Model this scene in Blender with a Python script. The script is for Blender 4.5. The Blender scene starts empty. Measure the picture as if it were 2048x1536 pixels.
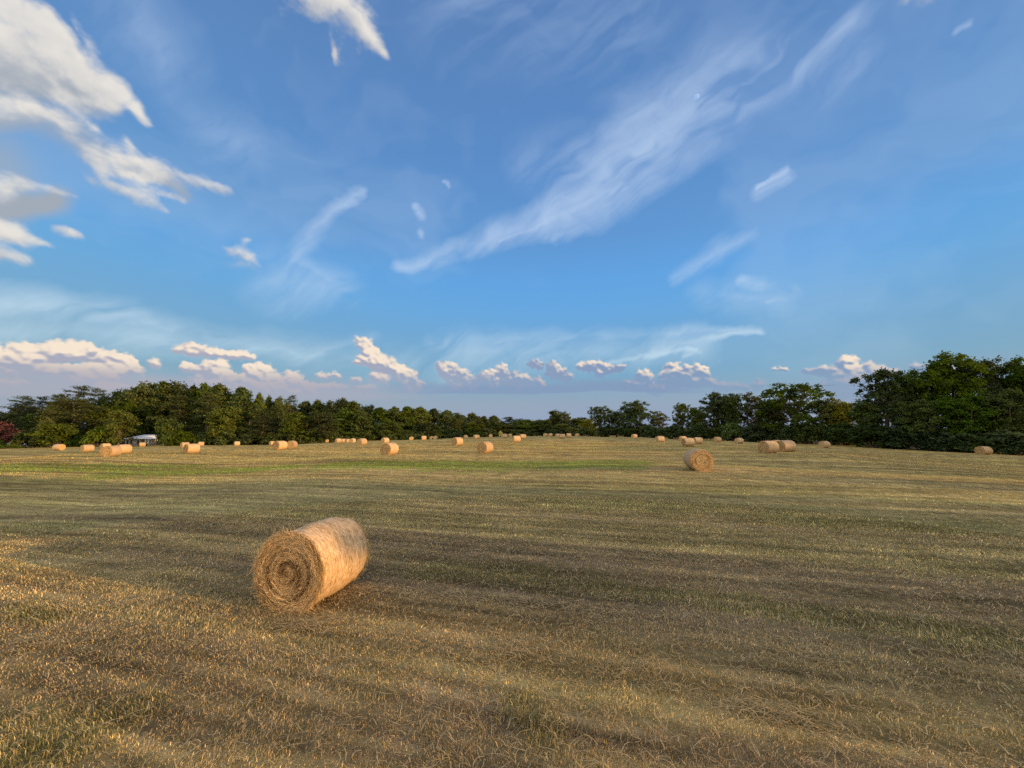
import bpy, math, random
import numpy as np
from mathutils import Vector, Matrix

R = math.radians
sc = bpy.context.scene
COL = sc.collection

# ------------------------------------------------------------------ camera
F = 770.0                     # focal length in photo pixels (photo is 2048 wide)
HOR = 855.0                   # row of the true horizon in the photo
CAMH = 2.8
TH = math.atan((HOR - 768) / F)
CAM = np.array([0.0, 0.0, CAMH])
FW = np.array([0, math.cos(TH), math.sin(TH)])
UP = np.array([0, -math.sin(TH), math.cos(TH)])
cam = bpy.data.cameras.new('camera')
cam.sensor_width = 36.0
cam.lens = 36.0 * F / 2048
cam.clip_start = 0.05
cam.clip_end = 20000
cam_ob = bpy.data.objects.new('camera', cam)
COL.objects.link(cam_ob)
cam_ob.location = CAM
cam_ob.rotation_euler = (R(90) + TH, 0, 0)
sc.camera = cam_ob


def pdir(px, py):
    return FW * F + np.array([1.0, 0, 0]) * (px - 1024) + UP * (768 - py)


def at(px, py, depth):
    """world point seen at a photo pixel, at that distance along the view axis"""
    return CAM + pdir(px, py) * (depth / F)


def flat(px, py, z=0.0):
    d = pdir(px, py)
    return CAM + d * ((z - CAMH) / d[2])


SUN_AZ = np.array([0.9481, -0.3179])      # horizontal direction towards the sun
SUN_EL = 8.0
ROW = np.array([0.970, -0.243])         # direction of the mown rows

# ------------------------------------------------------------------ helpers


def tag(o, label=None, cat=None, group=None, kind=None):
    if label: o['label'] = label
    if cat: o['category'] = cat
    if group: o['group'] = group
    if kind: o['kind'] = kind
    return o


def link(o, parent=None):
    COL.objects.link(o)
    if parent is not None:
        o.parent = parent
    return o


def empty(name, loc=(0, 0, 0), rz=0.0):
    o = bpy.data.objects.new(name, None)
    o.empty_display_size = 0.3
    o.location = loc
    o.rotation_euler = (0, 0, rz)
    return link(o)


def mesh_np(name, verts, faces, mat=None, smooth=False, col=None, uv=None):
    """faces: list of int arrays (n,3) / (n,4); col: per-vertex rgb; uv: per-vertex"""
    me = bpy.data.meshes.new(name)
    verts = np.asarray(verts, dtype=np.float32)
    me.vertices.add(len(verts))
    me.vertices.foreach_set('co', verts.ravel())
    if not isinstance(faces, (list, tuple)):
        faces = [faces]
    faces = [np.asarray(f, dtype=np.int32) for f in faces if len(f)]
    li = np.concatenate([f.ravel() for f in faces])
    tot = np.concatenate([np.full(len(f), f.shape[1], dtype=np.int32) for f in faces])
    st = np.concatenate([[0], np.cumsum(tot)[:-1]]).astype(np.int32)
    me.loops.add(len(li))
    me.loops.foreach_set('vertex_index', li)
    me.polygons.add(len(tot))
    me.polygons.foreach_set('loop_start', st)
    me.polygons.foreach_set('loop_total', tot)
    me.update(calc_edges=True)
    if smooth:
        me.polygons.foreach_set('use_smooth', np.ones(len(tot), dtype=bool))
    if col is not None:
        a = me.color_attributes.new('tint', 'FLOAT_COLOR', 'POINT')
        c = np.ones((len(verts), 4), dtype=np.float32)
        c[:, :3] = col
        a.data.foreach_set('color', c.ravel())
    if uv is not None:
        l = me.uv_layers.new(name='UVMap')
        l.data.foreach_set('uv', np.asarray(uv, dtype=np.float32)[li].ravel())
    if mat is not None:
        me.materials.append(mat)
    return me


def obj(name, me, parent=None):
    return link(bpy.data.objects.new(name, me), parent)


def _h(ix, iy, seed):
    n = (ix.astype(np.int64) * 374761393 + iy.astype(np.int64) * 668265263 + seed * 974634777) & 0xffffffff
    n = ((n ^ (n >> 13)) * 1274126177) & 0xffffffff
    n = n ^ (n >> 16)
    return (n & 0xffff) / 65535.0


def vnoise(x, y, seed=0):
    x = np.asarray(x, dtype=np.float64); y = np.asarray(y, dtype=np.float64)
    ix = np.floor(x); iy = np.floor(y)
    fx = x - ix; fy = y - iy
    fx = fx * fx * (3 - 2 * fx); fy = fy * fy * (3 - 2 * fy)
    ix = ix.astype(np.int64); iy = iy.astype(np.int64)
    a = _h(ix, iy, seed); b = _h(ix + 1, iy, seed); c = _h(ix, iy + 1, seed); d = _h(ix + 1, iy + 1, seed)
    return (a * (1 - fx) + b * fx) * (1 - fy) + (c * (1 - fx) + d * fx) * fy


def fbm(x, y, seed=0, o=4):
    s = 0; a = 0.5; t = 0
    for i in range(o):
        s = s + a * vnoise(x * 2 ** i, y * 2 ** i, seed + i * 17); t += a; a *= 0.55
    return s / t


def sstep(a, b, x):
    t = np.clip((x - a) / (b - a), 0, 1)
    return t * t * (3 - 2 * t)


# ---- shader node helpers: a tiny expression language over Math nodes
class N:
    def __init__(s, nt, sock): s.nt = nt; s.k = sock

    def _m(s, op, *o, clamp=False):
        n = s.nt.nodes.new('ShaderNodeMath'); n.operation = op; n.use_clamp = clamp
        for i, v in enumerate((s,) + o):
            if isinstance(v, N): s.nt.links.new(v.k, n.inputs[i])
            else: n.inputs[i].default_value = v
        return N(s.nt, n.outputs[0])

    def __add__(s, o): return s._m('ADD', o)
    __radd__ = __add__
    def __sub__(s, o): return s._m('SUBTRACT', o)
    def __rsub__(s, o): return (s * -1.0) + o
    def __mul__(s, o): return s._m('MULTIPLY', o)
    __rmul__ = __mul__
    def __truediv__(s, o): return s._m('DIVIDE', o)
    def __pow__(s, o): return s._m('POWER', o)
    def max(s, o): return s._m('MAXIMUM', o)
    def min(s, o): return s._m('MINIMUM', o)
    def smax(s, o, k): return s._m('SMOOTH_MAX', o, k)
    def clamp(s): return s.max(0.0).min(1.0)
    def abs(s): return s._m('ABSOLUTE')

    def sstep(s, a, b):
        n = s.nt.nodes.new('ShaderNodeMapRange'); n.interpolation_type = 'SMOOTHSTEP'
        s.nt.links.new(s.k, n.inputs[0])
        n.inputs[1].default_value = a; n.inputs[2].default_value = b
        return N(s.nt, n.outputs[0])


def nd(nt, typ, **kw):
    n = nt.nodes.new(typ)
    for k, v in kw.items(): setattr(n, k, v)
    return n


def sep(nt, v):
    n = nd(nt, 'ShaderNodeSeparateXYZ'); nt.links.new(v, n.inputs[0])
    return [N(nt, o) for o in n.outputs]


def comb(nt, x, y, z=0.0):
    n = nd(nt, 'ShaderNodeCombineXYZ')
    for i, v in enumerate((x, y, z)):
        if isinstance(v, N): nt.links.new(v.k, n.inputs[i])
        else: n.inputs[i].default_value = v
    return n.outputs[0]


def noise(nt, vec, scale, detail=4, rough=0.55, dist=0.0):
    n = nd(nt, 'ShaderNodeTexNoise')
    nt.links.new(vec, n.inputs['Vector'])
    n.inputs['Scale'].default_value = scale; n.inputs['Detail'].default_value = detail
    n.inputs['Roughness'].default_value = rough; n.inputs['Distortion'].default_value = dist
    return N(nt, n.outputs['Fac'])


def mix(nt, f, a, b, blend='MIX'):
    n = nd(nt, 'ShaderNodeMix', data_type='RGBA', blend_type=blend)
    n.clamp_factor = True
    ins = [n.inputs[0], n.inputs[6], n.inputs[7]]
    for i, v in zip(ins, (f, a, b)):
        if isinstance(v, N): nt.links.new(v.k, i)
        elif isinstance(v, (int, float)): i.default_value = v
        elif isinstance(v, tuple): i.default_value = (*v[:3], 1)
        else: nt.links.new(v, i)
    return n.outputs[2]


def ramp(nt, fac, stops):
    n = nd(nt, 'ShaderNodeValToRGB')
    el = n.color_ramp.elements
    while len(el) < len(stops): el.new(0.5)
    for e, (p, c) in zip(el, stops):
        e.position = p; e.color = (*c, 1)
    nt.links.new(fac.k, n.inputs[0])
    return n.outputs[0]


def new_mat(name, rough=0.9, spec=0.1):
    m = bpy.data.materials.new(name); m.use_nodes = True
    nt = m.node_tree; b = nt.nodes['Principled BSDF']
    b.inputs['Roughness'].default_value = rough
    b.inputs['Specular IOR Level'].default_value = spec
    return m, nt, b


def attr(nt, name='tint'):
    n = nd(nt, 'ShaderNodeAttribute', attribute_name=name)
    return n


def leafy(name, transl=0.3, gain=(1, 1, 1), rnd=0.0, bump=None):
    """diffuse + translucent material driven by the per-vertex tint"""
    m, nt, b = new_mat(name)
    out = nt.nodes['Material Output']; nt.nodes.remove(b)
    a = attr(nt)
    c = mix(nt, 1.0, a.outputs['Color'], tuple(gain), 'MULTIPLY')
    if rnd:
        oi = nd(nt, 'ShaderNodeObjectInfo')
        hs = nd(nt, 'ShaderNodeHueSaturation')
        r = N(nt, oi.outputs['Random'])
        r2 = (r * 7.31)._m('FRACT'); r3 = (r * 3.77)._m('FRACT')
        nt.links.new(((r - 0.5) * (0.032 * rnd) + 0.5).k, hs.inputs['Hue'])
        nt.links.new(((r2 - 0.5) * (0.35 * rnd) + 1.0).k, hs.inputs['Saturation'])
        nt.links.new(((r3 - 0.5) * (0.5 * rnd) + 1.0).k, hs.inputs['Value'])
        nt.links.new(c, hs.inputs['Color'])
        c = hs.outputs[0]
    d = nd(nt, 'ShaderNodeBsdfDiffuse'); t = nd(nt, 'ShaderNodeBsdfTranslucent'); mx = nd(nt, 'ShaderNodeMixShader')
    nt.links.new(c, d.inputs[0]); nt.links.new(c, t.inputs[0])
    mx.inputs[0].default_value = transl
    nt.links.new(d.outputs[0], mx.inputs[1]); nt.links.new(t.outputs[0], mx.inputs[2])
    nt.links.new(mx.outputs[0], out.inputs[0])
    return m

# ------------------------------------------------------------------ where things stand (photo pixels)
# bales: x0, x1, top, bottom, turn of the end face (+ = end face on the left side), label
BALES = [
 (104.5, 130.5, 889, 901.7, -40, 'round bale at the field edge by the pointed bush, its sunlit end turned right'),
 (160, 186.5, 888, 902, 65, 'round bale below the low round bush, dark end left and orange side lit'),
 (199, 221, 886, 898, 62, 'round bale showing only its upper half behind a joined pair of bales'),
 (202, 241, 890.5, 912.5, 40, 'front bale of a joined pair, ringed end showing, in front of the dense round tree'),
 (234, 258, 889, 907.5, 62, 'rear bale of a joined pair, its side touching the bale with the ringed end'),
 (277, 292, 885.5, 894, 85, 'small sunlit bale standing in front of the pale house'),
 (360, 378, 883, 895, 70, 'bale half hidden behind a larger bale with a dark narrow end'),
 (368, 397.5, 886, 905.6, 66, 'orange lit bale with a dark narrow end, overlapping the bale behind it'),
 (396, 407, 884, 892.5, 80, 'small bale peeping out beside the bale with the dark narrow end'),
 (468, 479, 882.5, 891, 75, 'lone small bale below the tall pines, nothing beside it'),
 (505.5, 516, 883, 889.6, 70, 'low small bale, the smaller of two by the dark hedge'),
 (519, 530, 882, 889.4, 75, 'boxy small bale, the taller of two by the dark hedge'),
 (537, 550, 881, 889, 60, 'bale mostly hidden behind two bales standing side by side'),
 (546, 573, 881.6, 898.7, 48, 'bale with a shaded end, first of two standing side by side'),
 (572, 595, 880.8, 896.8, 24, 'bale with a sunlit round end, second of two standing side by side'),
 (594, 599.6, 884, 888.6, 60, 'tiny bale just showing past the bale with the sunlit round end'),
 (604.7, 613.5, 882.5, 887.4, 70, 'very low bale sunk behind the rise, just past the side by side pair'),
 (620.7, 630, 882, 887.4, 60, 'very low bale sunk behind the rise, alone before the twin dark trees'),
 (645, 660, 879, 886, 60, 'wide low bale before the wood, between a lone tiny bale and a cluster of five'),
 (669.5, 683, 876, 885.7, 65, 'first bale of the cluster of five before the wood'),
 (684, 691.4, 878, 885.7, 70, 'smallest bale within the cluster of five before the wood'),
 (691, 699, 877, 885, 60, 'partly covered bale in the middle of the cluster of five'),
 (697, 713.5, 875, 885, 35, 'greyish bale with its end showing in the cluster of five'),
 (714.5, 733.4, 876, 889, 45, 'last and largest bale of the cluster of five before the wood'),
 (761, 779, 875, 886, 50, 'bale standing just behind the big mid-field bale with the brown ringed end'),
 (762, 796, 884.7, 909.5, 38, 'big mid-field bale with a brown ringed end and a sunlit side, by the green strip'),
 (817, 828, 873, 880.6, 10, 'pale round bale end facing us beside a narrow upright bale'),
 (843, 852.7, 871, 880, 84, 'narrow upright bale seen from its side before the wood'),
 (859, 867, 875, 879.6, 30, 'lower bale of a tiny touching pair behind the rise, the paler one'),
 (867, 875, 874, 879, 20, 'tiny bale of a touching pair behind the rise, the one with a round end'),
 (904, 926, 874, 890.5, 48, 'mid-sized bale beyond the biggest central bale, shaded end and lit side'),
 (926.5, 936, 871, 876.7, 20, 'tiny pale bale peeping over the rise past the mid-sized bale'),
 (947.5, 958, 869.5, 878.6, 60, 'small pinkish bale directly above the biggest central bale'),
 (977, 985.5, 870, 876, 15, 'tiny pale dome of a bale between a pinkish bale and an orange bale'),
 (954, 987.5, 882.7, 906, 35, 'biggest central bale, shaded end and bright orange side, past the green strip'),
 (1003.7, 1014, 868, 876.7, 65, 'small orange bale beside the pale yellow shrub'),
 (1016, 1025, 870, 875, -30, 'low mauve bale tucked behind a grey bale in shade'),
 (1026, 1039.6, 870.4, 883.5, 74, 'grey bale in full shade in front of two lit bales'),
 (1040, 1050.6, 868, 877.6, 68, 'buff bale just past the grey shaded bale'),
 (1085, 1097, 867, 873.7, 40, 'pale low bale before the far trees, beside a tiny one'),
 (1110.5, 1120, 867, 875, 60, 'bale half covered by the brightest orange far bale'),
 (1118, 1129.7, 867, 876.7, 75, 'brightest orange far bale in a row of three'),
 (1132.6, 1143, 866.5, 875, 80, 'grey last bale in the far row of three'),
 (1097, 1104.7, 870.4, 874, 30, 'tiny low bale between a pale low bale and the far row of three'),
 (1151.5, 1158, 871, 874, 30, 'tiny low bale on its own past the far row of three'),
 (1255.7, 1263, 870.4, 876, 30, 'tiny pale bale hugging a shaded bale below the domed tree'),
 (1262.5, 1275, 868, 877, 50, 'shaded bale below the domed tree with a tiny pale bale beside it'),
 (1312, 1329, 871, 883, 65, 'lone grey bale on the shaded side between the domed tree and a group of three'),
 (1358, 1373.4, 871, 882.5, 55, 'grey bale half hidden behind the only pink lit bale on the shaded side'),
 (1364.6, 1388, 875, 892, 65, 'only pink lit bale on the shaded side of the field'),
 (1386.5, 1405, 873, 886.6, 55, 'grey bale just past the pink lit bale'),
 (1425, 1445, 874, 884.7, 50, 'grey bale before the hedge, first of two lone ones past the group of three'),
 (1468.5, 1488, 876, 887.6, 50, 'grey bale before the hedge, second of two lone ones past the group of three'),
 (1520, 1557, 881, 905.6, 42, 'grey bale with a swirled end, front one of the shaded pair by the hedge'),
 (1547, 1560, 879.5, 899, 30, 'bale whose top only shows between the shaded pair by the hedge'),
 (1557.5, 1588, 880, 902.7, 48, 'grey bale, rear one of the shaded pair by the hedge'),
 (1370, 1424, 898, 941.7, -18, 'large bale on the gold strip with its spiral end facing us'),
 (1635, 1664, 882, 895.5, 40, 'dull low bale against the dark trees beyond the shaded pair'),
 (1948, 1988, 891.8, 908, 35, 'dull low bale under the tallest dark trees, far from all others'),
]
BALE_H = 1.2


def bale_depth(b):
    h = max(b[3] - b[2], 6.6)
    d = BALE_H * F / h
    return d * 1.02


# ground height: smooth fit through the feet of the bales and of the wood
_P = []
for b in BALES:
    d = bale_depth(b)
    p = at((b[0] + b[1]) / 2, b[3], d - 0.3)
    if b[3] - b[2] > 6.5:
        _P.append((p[0], p[1], p[2], 1.0))
for px, py, d in [(-250, 897, 118), (0, 895, 115), (200, 893, 112), (400, 888, 125), (600, 885, 140), (800, 879, 160), (1000, 873, 205),
                  (1100, 872, 190), (1200, 872, 160), (1400, 879, 125), (1600, 887, 98), (1750, 895, 82),
                  (1900, 902, 74), (2048, 909, 70), (2250, 916, 66)]:
    p = at(px, py, d); _P.append((p[0], p[1], p[2], 1.5))
_P = np.array(_P)
_PA = np.arctan2(_P[:, 0], _P[:, 1]); _PD = np.log(np.hypot(_P[:, 0], _P[:, 1]))


def ground(x, y):
    x = np.atleast_1d(np.asarray(x, dtype=np.float64)); y = np.atleast_1d(np.asarray(y, dtype=np.float64))
    out = np.zeros(len(x))
    for s in range(0, len(x), 20000):
        X = x[s:s + 20000]; Y = y[s:s + 20000]
        a = np.arctan2(X, Y)[:, None]; d = np.log(np.hypot(X, Y) + 1e-6)[:, None]
        da = np.abs(a - _PA); da = np.minimum(da, 2 * math.pi - da)
        w = _P[:, 3] * np.exp(-(da / 0.07) ** 2 - ((d - _PD) / 0.13) ** 2)
        w2 = _P[:, 3] * np.exp(-(da / 0.25) ** 2 - ((d - _PD) / 0.5) ** 2) * 0.02
        ww = w + w2
        g = (ww * _P[:, 2]).sum(1) / (ww.sum(1) + 1e-4)
        dd = np.exp(d[:, 0])
        g = g * sstep(11, 26, dd)
        und = (fbm(X * 0.09, Y * 0.09, 5, 3) - 0.5) * 0.16 * sstep(2, 12, dd)
        out[s:s + 20000] = g + und
    return out


_EDGE = np.array(sorted((math.atan2(p[0], p[1]), math.hypot(p[0], p[1])) for p in _P[-15:]))


def gz(x, y): return float(ground([x], [y])[0])


# ------------------------------------------------------------------ the field: what grows where
def seg(x, y, a, b, hw, soft=0.5):
    """1 inside a band of half width hw about the segment a-b (world xy)"""
    a = np.array(a[:2]); b = np.array(b[:2]); v = b - a
    t = np.clip(((x - a[0]) * v[0] + (y - a[1]) * v[1]) / (v @ v), 0, 1)
    dx = x - a[0] - t * v[0]; dy = y - a[1] - t * v[1]
    return 1 - sstep(hw * (1 - soft), hw * (1 + soft), np.hypot(dx, dy))


def fp(px, py): return flat(px, py)[:2]


GREEN = [  # bright green regrowth strips
 ((700, 931), (1235, 938), 2.8, 1.35), ((860, 946), (1235, 950), 1.1, 0.8), ((-60, 921), (330, 925), 3.0, 1.1),
 ((250, 935), (560, 933), 2.4, 1.1), ((1370, 896), (1500, 899), 2.0, 0.35), ((250, 957), (500, 962), 0.7, 0.35),
 ((60, 952), (330, 956), 0.8, 0.3)]
OLIVE = [  # taller, greener tufts nearer by
 ((1440, 1212), (2080, 1290), 0.34, 0.55), ((860, 1140), (1060, 1150), 0.5, 0.5), ((1000, 1160), (1500, 1200), 0.3, 0.5),
 ((20, 1050), (110, 1056), 0.8, 0.6), ((0, 1470), (250, 1430), 0.3, 0.45), ((-50, 1560), (120, 1500), 0.35, 0.7),
 ((1560, 1050), (2000, 1062), 0.7, 0.5), ((1100, 1010), (1700, 1030), 0.9, 0.35), ((20, 1225), (120, 1235), 0.22, 0.6),
 ((700, 1360), (760, 1390), 0.25, 0.3), ((1040, 1400), (1080, 1430), 0.2, 0.5)]


def field(x, y):
    """greenness, brown-ness, blade height and straw litter at a point of the field"""
    al = ROW[0] * x + ROW[1] * y; w = -ROW[1] * x + ROW[0] * y
    d = np.hypot(x, y)
    wob = (fbm(al * 0.06, w * 0.12, 3, 3) - 0.5) * 1.2
    r1 = fbm(al * 0.035, (w + wob) * 0.38, 11, 3)
    r2 = fbm(al * 0.09, (w + wob) * 1.5, 23, 3)
    r3 = fbm(al * 0.5, (w + wob * .5) * 5.0, 29, 2)
    pt = fbm(x * 0.8, y * 0.8, 31, 4)
    tu = fbm(x * 4.0, y * 4.0, 37, 3)
    near = 1 - sstep(14, 26, d)
    g = sstep(0.40, 0.72, 0.5 * r1 + 0.3 * r2 + 0.2 * pt) * (0.48 + 0.14 * near)
    for a, b, hw, k in GREEN:
        m = seg(x, y + (pt - 0.5) * 4.5 + (r2 - 0.5) * 2.5, fp(*a), fp(*b), hw, 0.75) * k * np.clip(0.15 + 1.1 * r3 + 1.0 * (r2 - .4), 0.1, 1.1)
        g = np.maximum(g, m * 1.25)
    ol = np.zeros_like(g)
    for a, b, hw, k in OLIVE:
        ol = np.maximum(ol, seg(x, y + (pt - 0.5) * 0.8, fp(*a), fp(*b), hw, 0.6) * k)
    br = sstep(0.42, 0.70, 0.45 * (1 - r1) + 0.35 * fbm(al * 0.05, w * 0.9, 51, 3) + 0.25 * tu)
    litter = sstep(0.50, 0.72, 0.5 * r2 + 0.5 * r3)
    h = 0.034 + 0.028 * tu + 0.022 * sstep(0.5, 0.8, pt) + 0.07 * ol + 0.03 * np.clip(g, 0, 1)
    return np.clip(g, 0, 1), ol, br, h, litter, tu, r3, r2


STRAW = np.array([0.47, 0.355, 0.150]); TAN = np.array([0.285, 0.210, 0.118]); DARK = np.array([0.105, 0.066, 0.034])
OLV = np.array([0.245, 0.232, 0.088]); GRN = np.array([0.185, 0.228, 0.042])


def lerp(a, b, t): return a + (b - a) * t[:, None]


def field_colour(x, y, rnd=None):
    g, ol, br, h, lit, tu, r3, r2 = field(x, y)
    n = len(x)
    far = sstep(8, 40, np.hypot(x, y))
    c = np.tile(STRAW * 0.78, (n, 1))
    c = lerp(c, np.tile(TAN, (n, 1)), np.clip(br * 0.9 * (1 - 0.45 * far), 0, 1))
    c = lerp(c, np.tile(STRAW, (n, 1)), lit * 0.5)
    c = lerp(c, np.tile(OLV, (n, 1)), np.clip(g * 1.1 + ol * 0.9, 0, 1) * 0.85)
    c = lerp(c, np.tile(GRN, (n, 1)), np.clip((g - 0.5) * 1.9, 0, 0.85))
    c = c * (1 + far[:, None] * np.array([0.03, -0.01, -0.24]))
    al = ROW[0] * x + ROW[1] * y; w = -ROW[1] * x + ROW[0] * y
    line = sstep(0.56, 0.70, fbm(al * 0.05, w * 2.6, 61, 2)) * 0.34 + sstep(0.56, 0.70, fbm(al * 0.03 + 7, w * 0.8, 62, 2)) * 0.22
    pale = sstep(0.60, 0.72, fbm(al * 0.07 + 3, w * 2.1, 63, 2)) * 0.30
    c = c * np.clip(1.06 + 1.0 * (r3 - 0.5) + (0.45 + 0.5 * far) * (r2 - 0.5) + 0.5 * (tu - 0.5) - line * (0.5 + 0.5 * far) + pale, 0.55, 1.8)[:, None]
    return c, h, ol, lit, g


# ground sheet: a fan of rings round the viewpoint, fine near, out to the horizon
def build_ground():
    az = np.concatenate([np.linspace(-75, 75, 420), np.linspace(75, 285, 64)[1:-1]])
    az = np.radians(az)
    rr = np.concatenate([[0.02], np.geomspace(0.6, 260, 430), np.geomspace(290, 9000, 16)])
    A, Q = np.meshgrid(az, rr)
    x = (np.sin(A) * Q).ravel(); y = (np.cos(A) * Q).ravel()
    z = ground(x, y)
    d = np.hypot(x, y)
    z -= 0.0 * d
    c, h, ol, lit, g = field_colour(x, y)
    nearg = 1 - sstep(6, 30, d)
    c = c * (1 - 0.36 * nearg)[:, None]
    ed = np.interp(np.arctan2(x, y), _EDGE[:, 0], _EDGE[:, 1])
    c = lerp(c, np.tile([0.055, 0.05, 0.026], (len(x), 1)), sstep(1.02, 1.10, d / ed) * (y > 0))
    na = len(az); nr = len(rr)
    i = np.arange(nr - 1)[:, None] * na; j = np.arange(na)[None]; k = (np.arange(na) + 1)[None] % na
    f = np.stack([i + j, i + k, i + na + k, i + na + j], -1).reshape(-1, 4)[:, ::-1]
    m, nt, b = new_mat('field_soil', 0.95, 0.05)
    geo = nd(nt, 'ShaderNodeNewGeometry')
    pos = geo.outputs['Position']
    X, Y, Z = sep(nt, pos)
    al = X * float(ROW[0]) + Y * float(ROW[1]); w = X * float(-ROW[1]) + Y * float(ROW[0])
    rv = comb(nt, al * 0.25, w * 1.0, 0.0)
    n1 = noise(nt, rv, 3.0, 6, 0.65)          # streaks along the rows
    n2 = noise(nt, pos, 9.0, 5, 0.7)          # clods and tufts
    n3 = noise(nt, pos, 60.0, 3, 0.6)         # single stalks
    v = (n1 - 0.5) * 1.5 + (n2 - 0.5) * 1.6 + (n3 - 0.5) * 1.0 + 1.0
    v = v.max(0.25).min(1.9)
    c0 = mix(nt, 1.0, attr(nt).outputs['Color'], comb(nt, v, v, v), 'MULTIPLY')
    nt.links.new(c0, b.inputs['Base Color'])
    bp = nd(nt, 'ShaderNodeBump'); bp.inputs['Distance'].default_value = 0.05; bp.inputs['Strength'].default_value = 0.9
    nt.links.new((n2 * 0.6 + n1 * 0.6 + n3 * 0.3).k, bp.inputs['Height'])
    nt.links.new(bp.outputs[0], b.inputs['Normal'])
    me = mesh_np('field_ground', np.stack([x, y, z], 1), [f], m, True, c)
    o = obj('ground', me)
    tag(o, 'mown hay field of straw and olive stubble in long rows', 'ground', kind='structure')
    return o


def blades(x, y, rng, L, wd, col, lean, leandir, two=True, z0=None):
    n = len(x)
    z = ground(x, y) if z0 is None else z0
    th = rng.uniform(0, 2 * math.pi, n)
    side = np.stack([np.cos(th), np.sin(th), np.zeros(n)], 1)
    ld = np.stack([np.cos(leandir), np.sin(leandir), np.zeros(n)], 1)
    up = np.array([0, 0, 1.0])
    base = np.stack([x, y, z - 0.006], 1)
    la = lean[:, None]
    d1 = ld * np.sin(la * 0.6) + up * np.cos(la * 0.6)
    d2 = ld * np.sin(la * 1.5) + up * np.cos(la * 1.5)
    mid = base + d1 * (L * 0.55)[:, None]
    tip = mid + d2 * (L * 0.45)[:, None]
    hw = side * (wd / 2)[:, None]
    if two:
        V = np.stack([base - hw, base + hw, mid + hw * 0.8, mid - hw * 0.8, tip], 1).reshape(-1, 3)
        b = np.arange(n)[:, None] * 5
        return V, [b + np.array([[0, 1, 2, 3]]), b + np.array([[3, 2, 4]])], np.repeat(col, 5, 0)
    V = np.stack([base - hw, base + hw, tip], 1).reshape(-1, 3)
    b = np.arange(n)[:, None] * 3
    return V, [b + np.array([[0, 1, 2]])], np.repeat(col, 3, 0)


def scatter(rng, n, d0, d1, p, amax=62):
    """n points on the fan d0..d1, areal density falling as d**-p"""
    q = 2 - p
    u = rng.random(n)
    if abs(q) < 1e-6: d = d0 * (d1 / d0) ** u
    else: d = (d0 ** q + u * (d1 ** q - d0 ** q)) ** (1 / q)
    a = np.radians(rng.uniform(-amax, amax, n))
    return np.sin(a) * d, np.cos(a) * d, d


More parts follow.
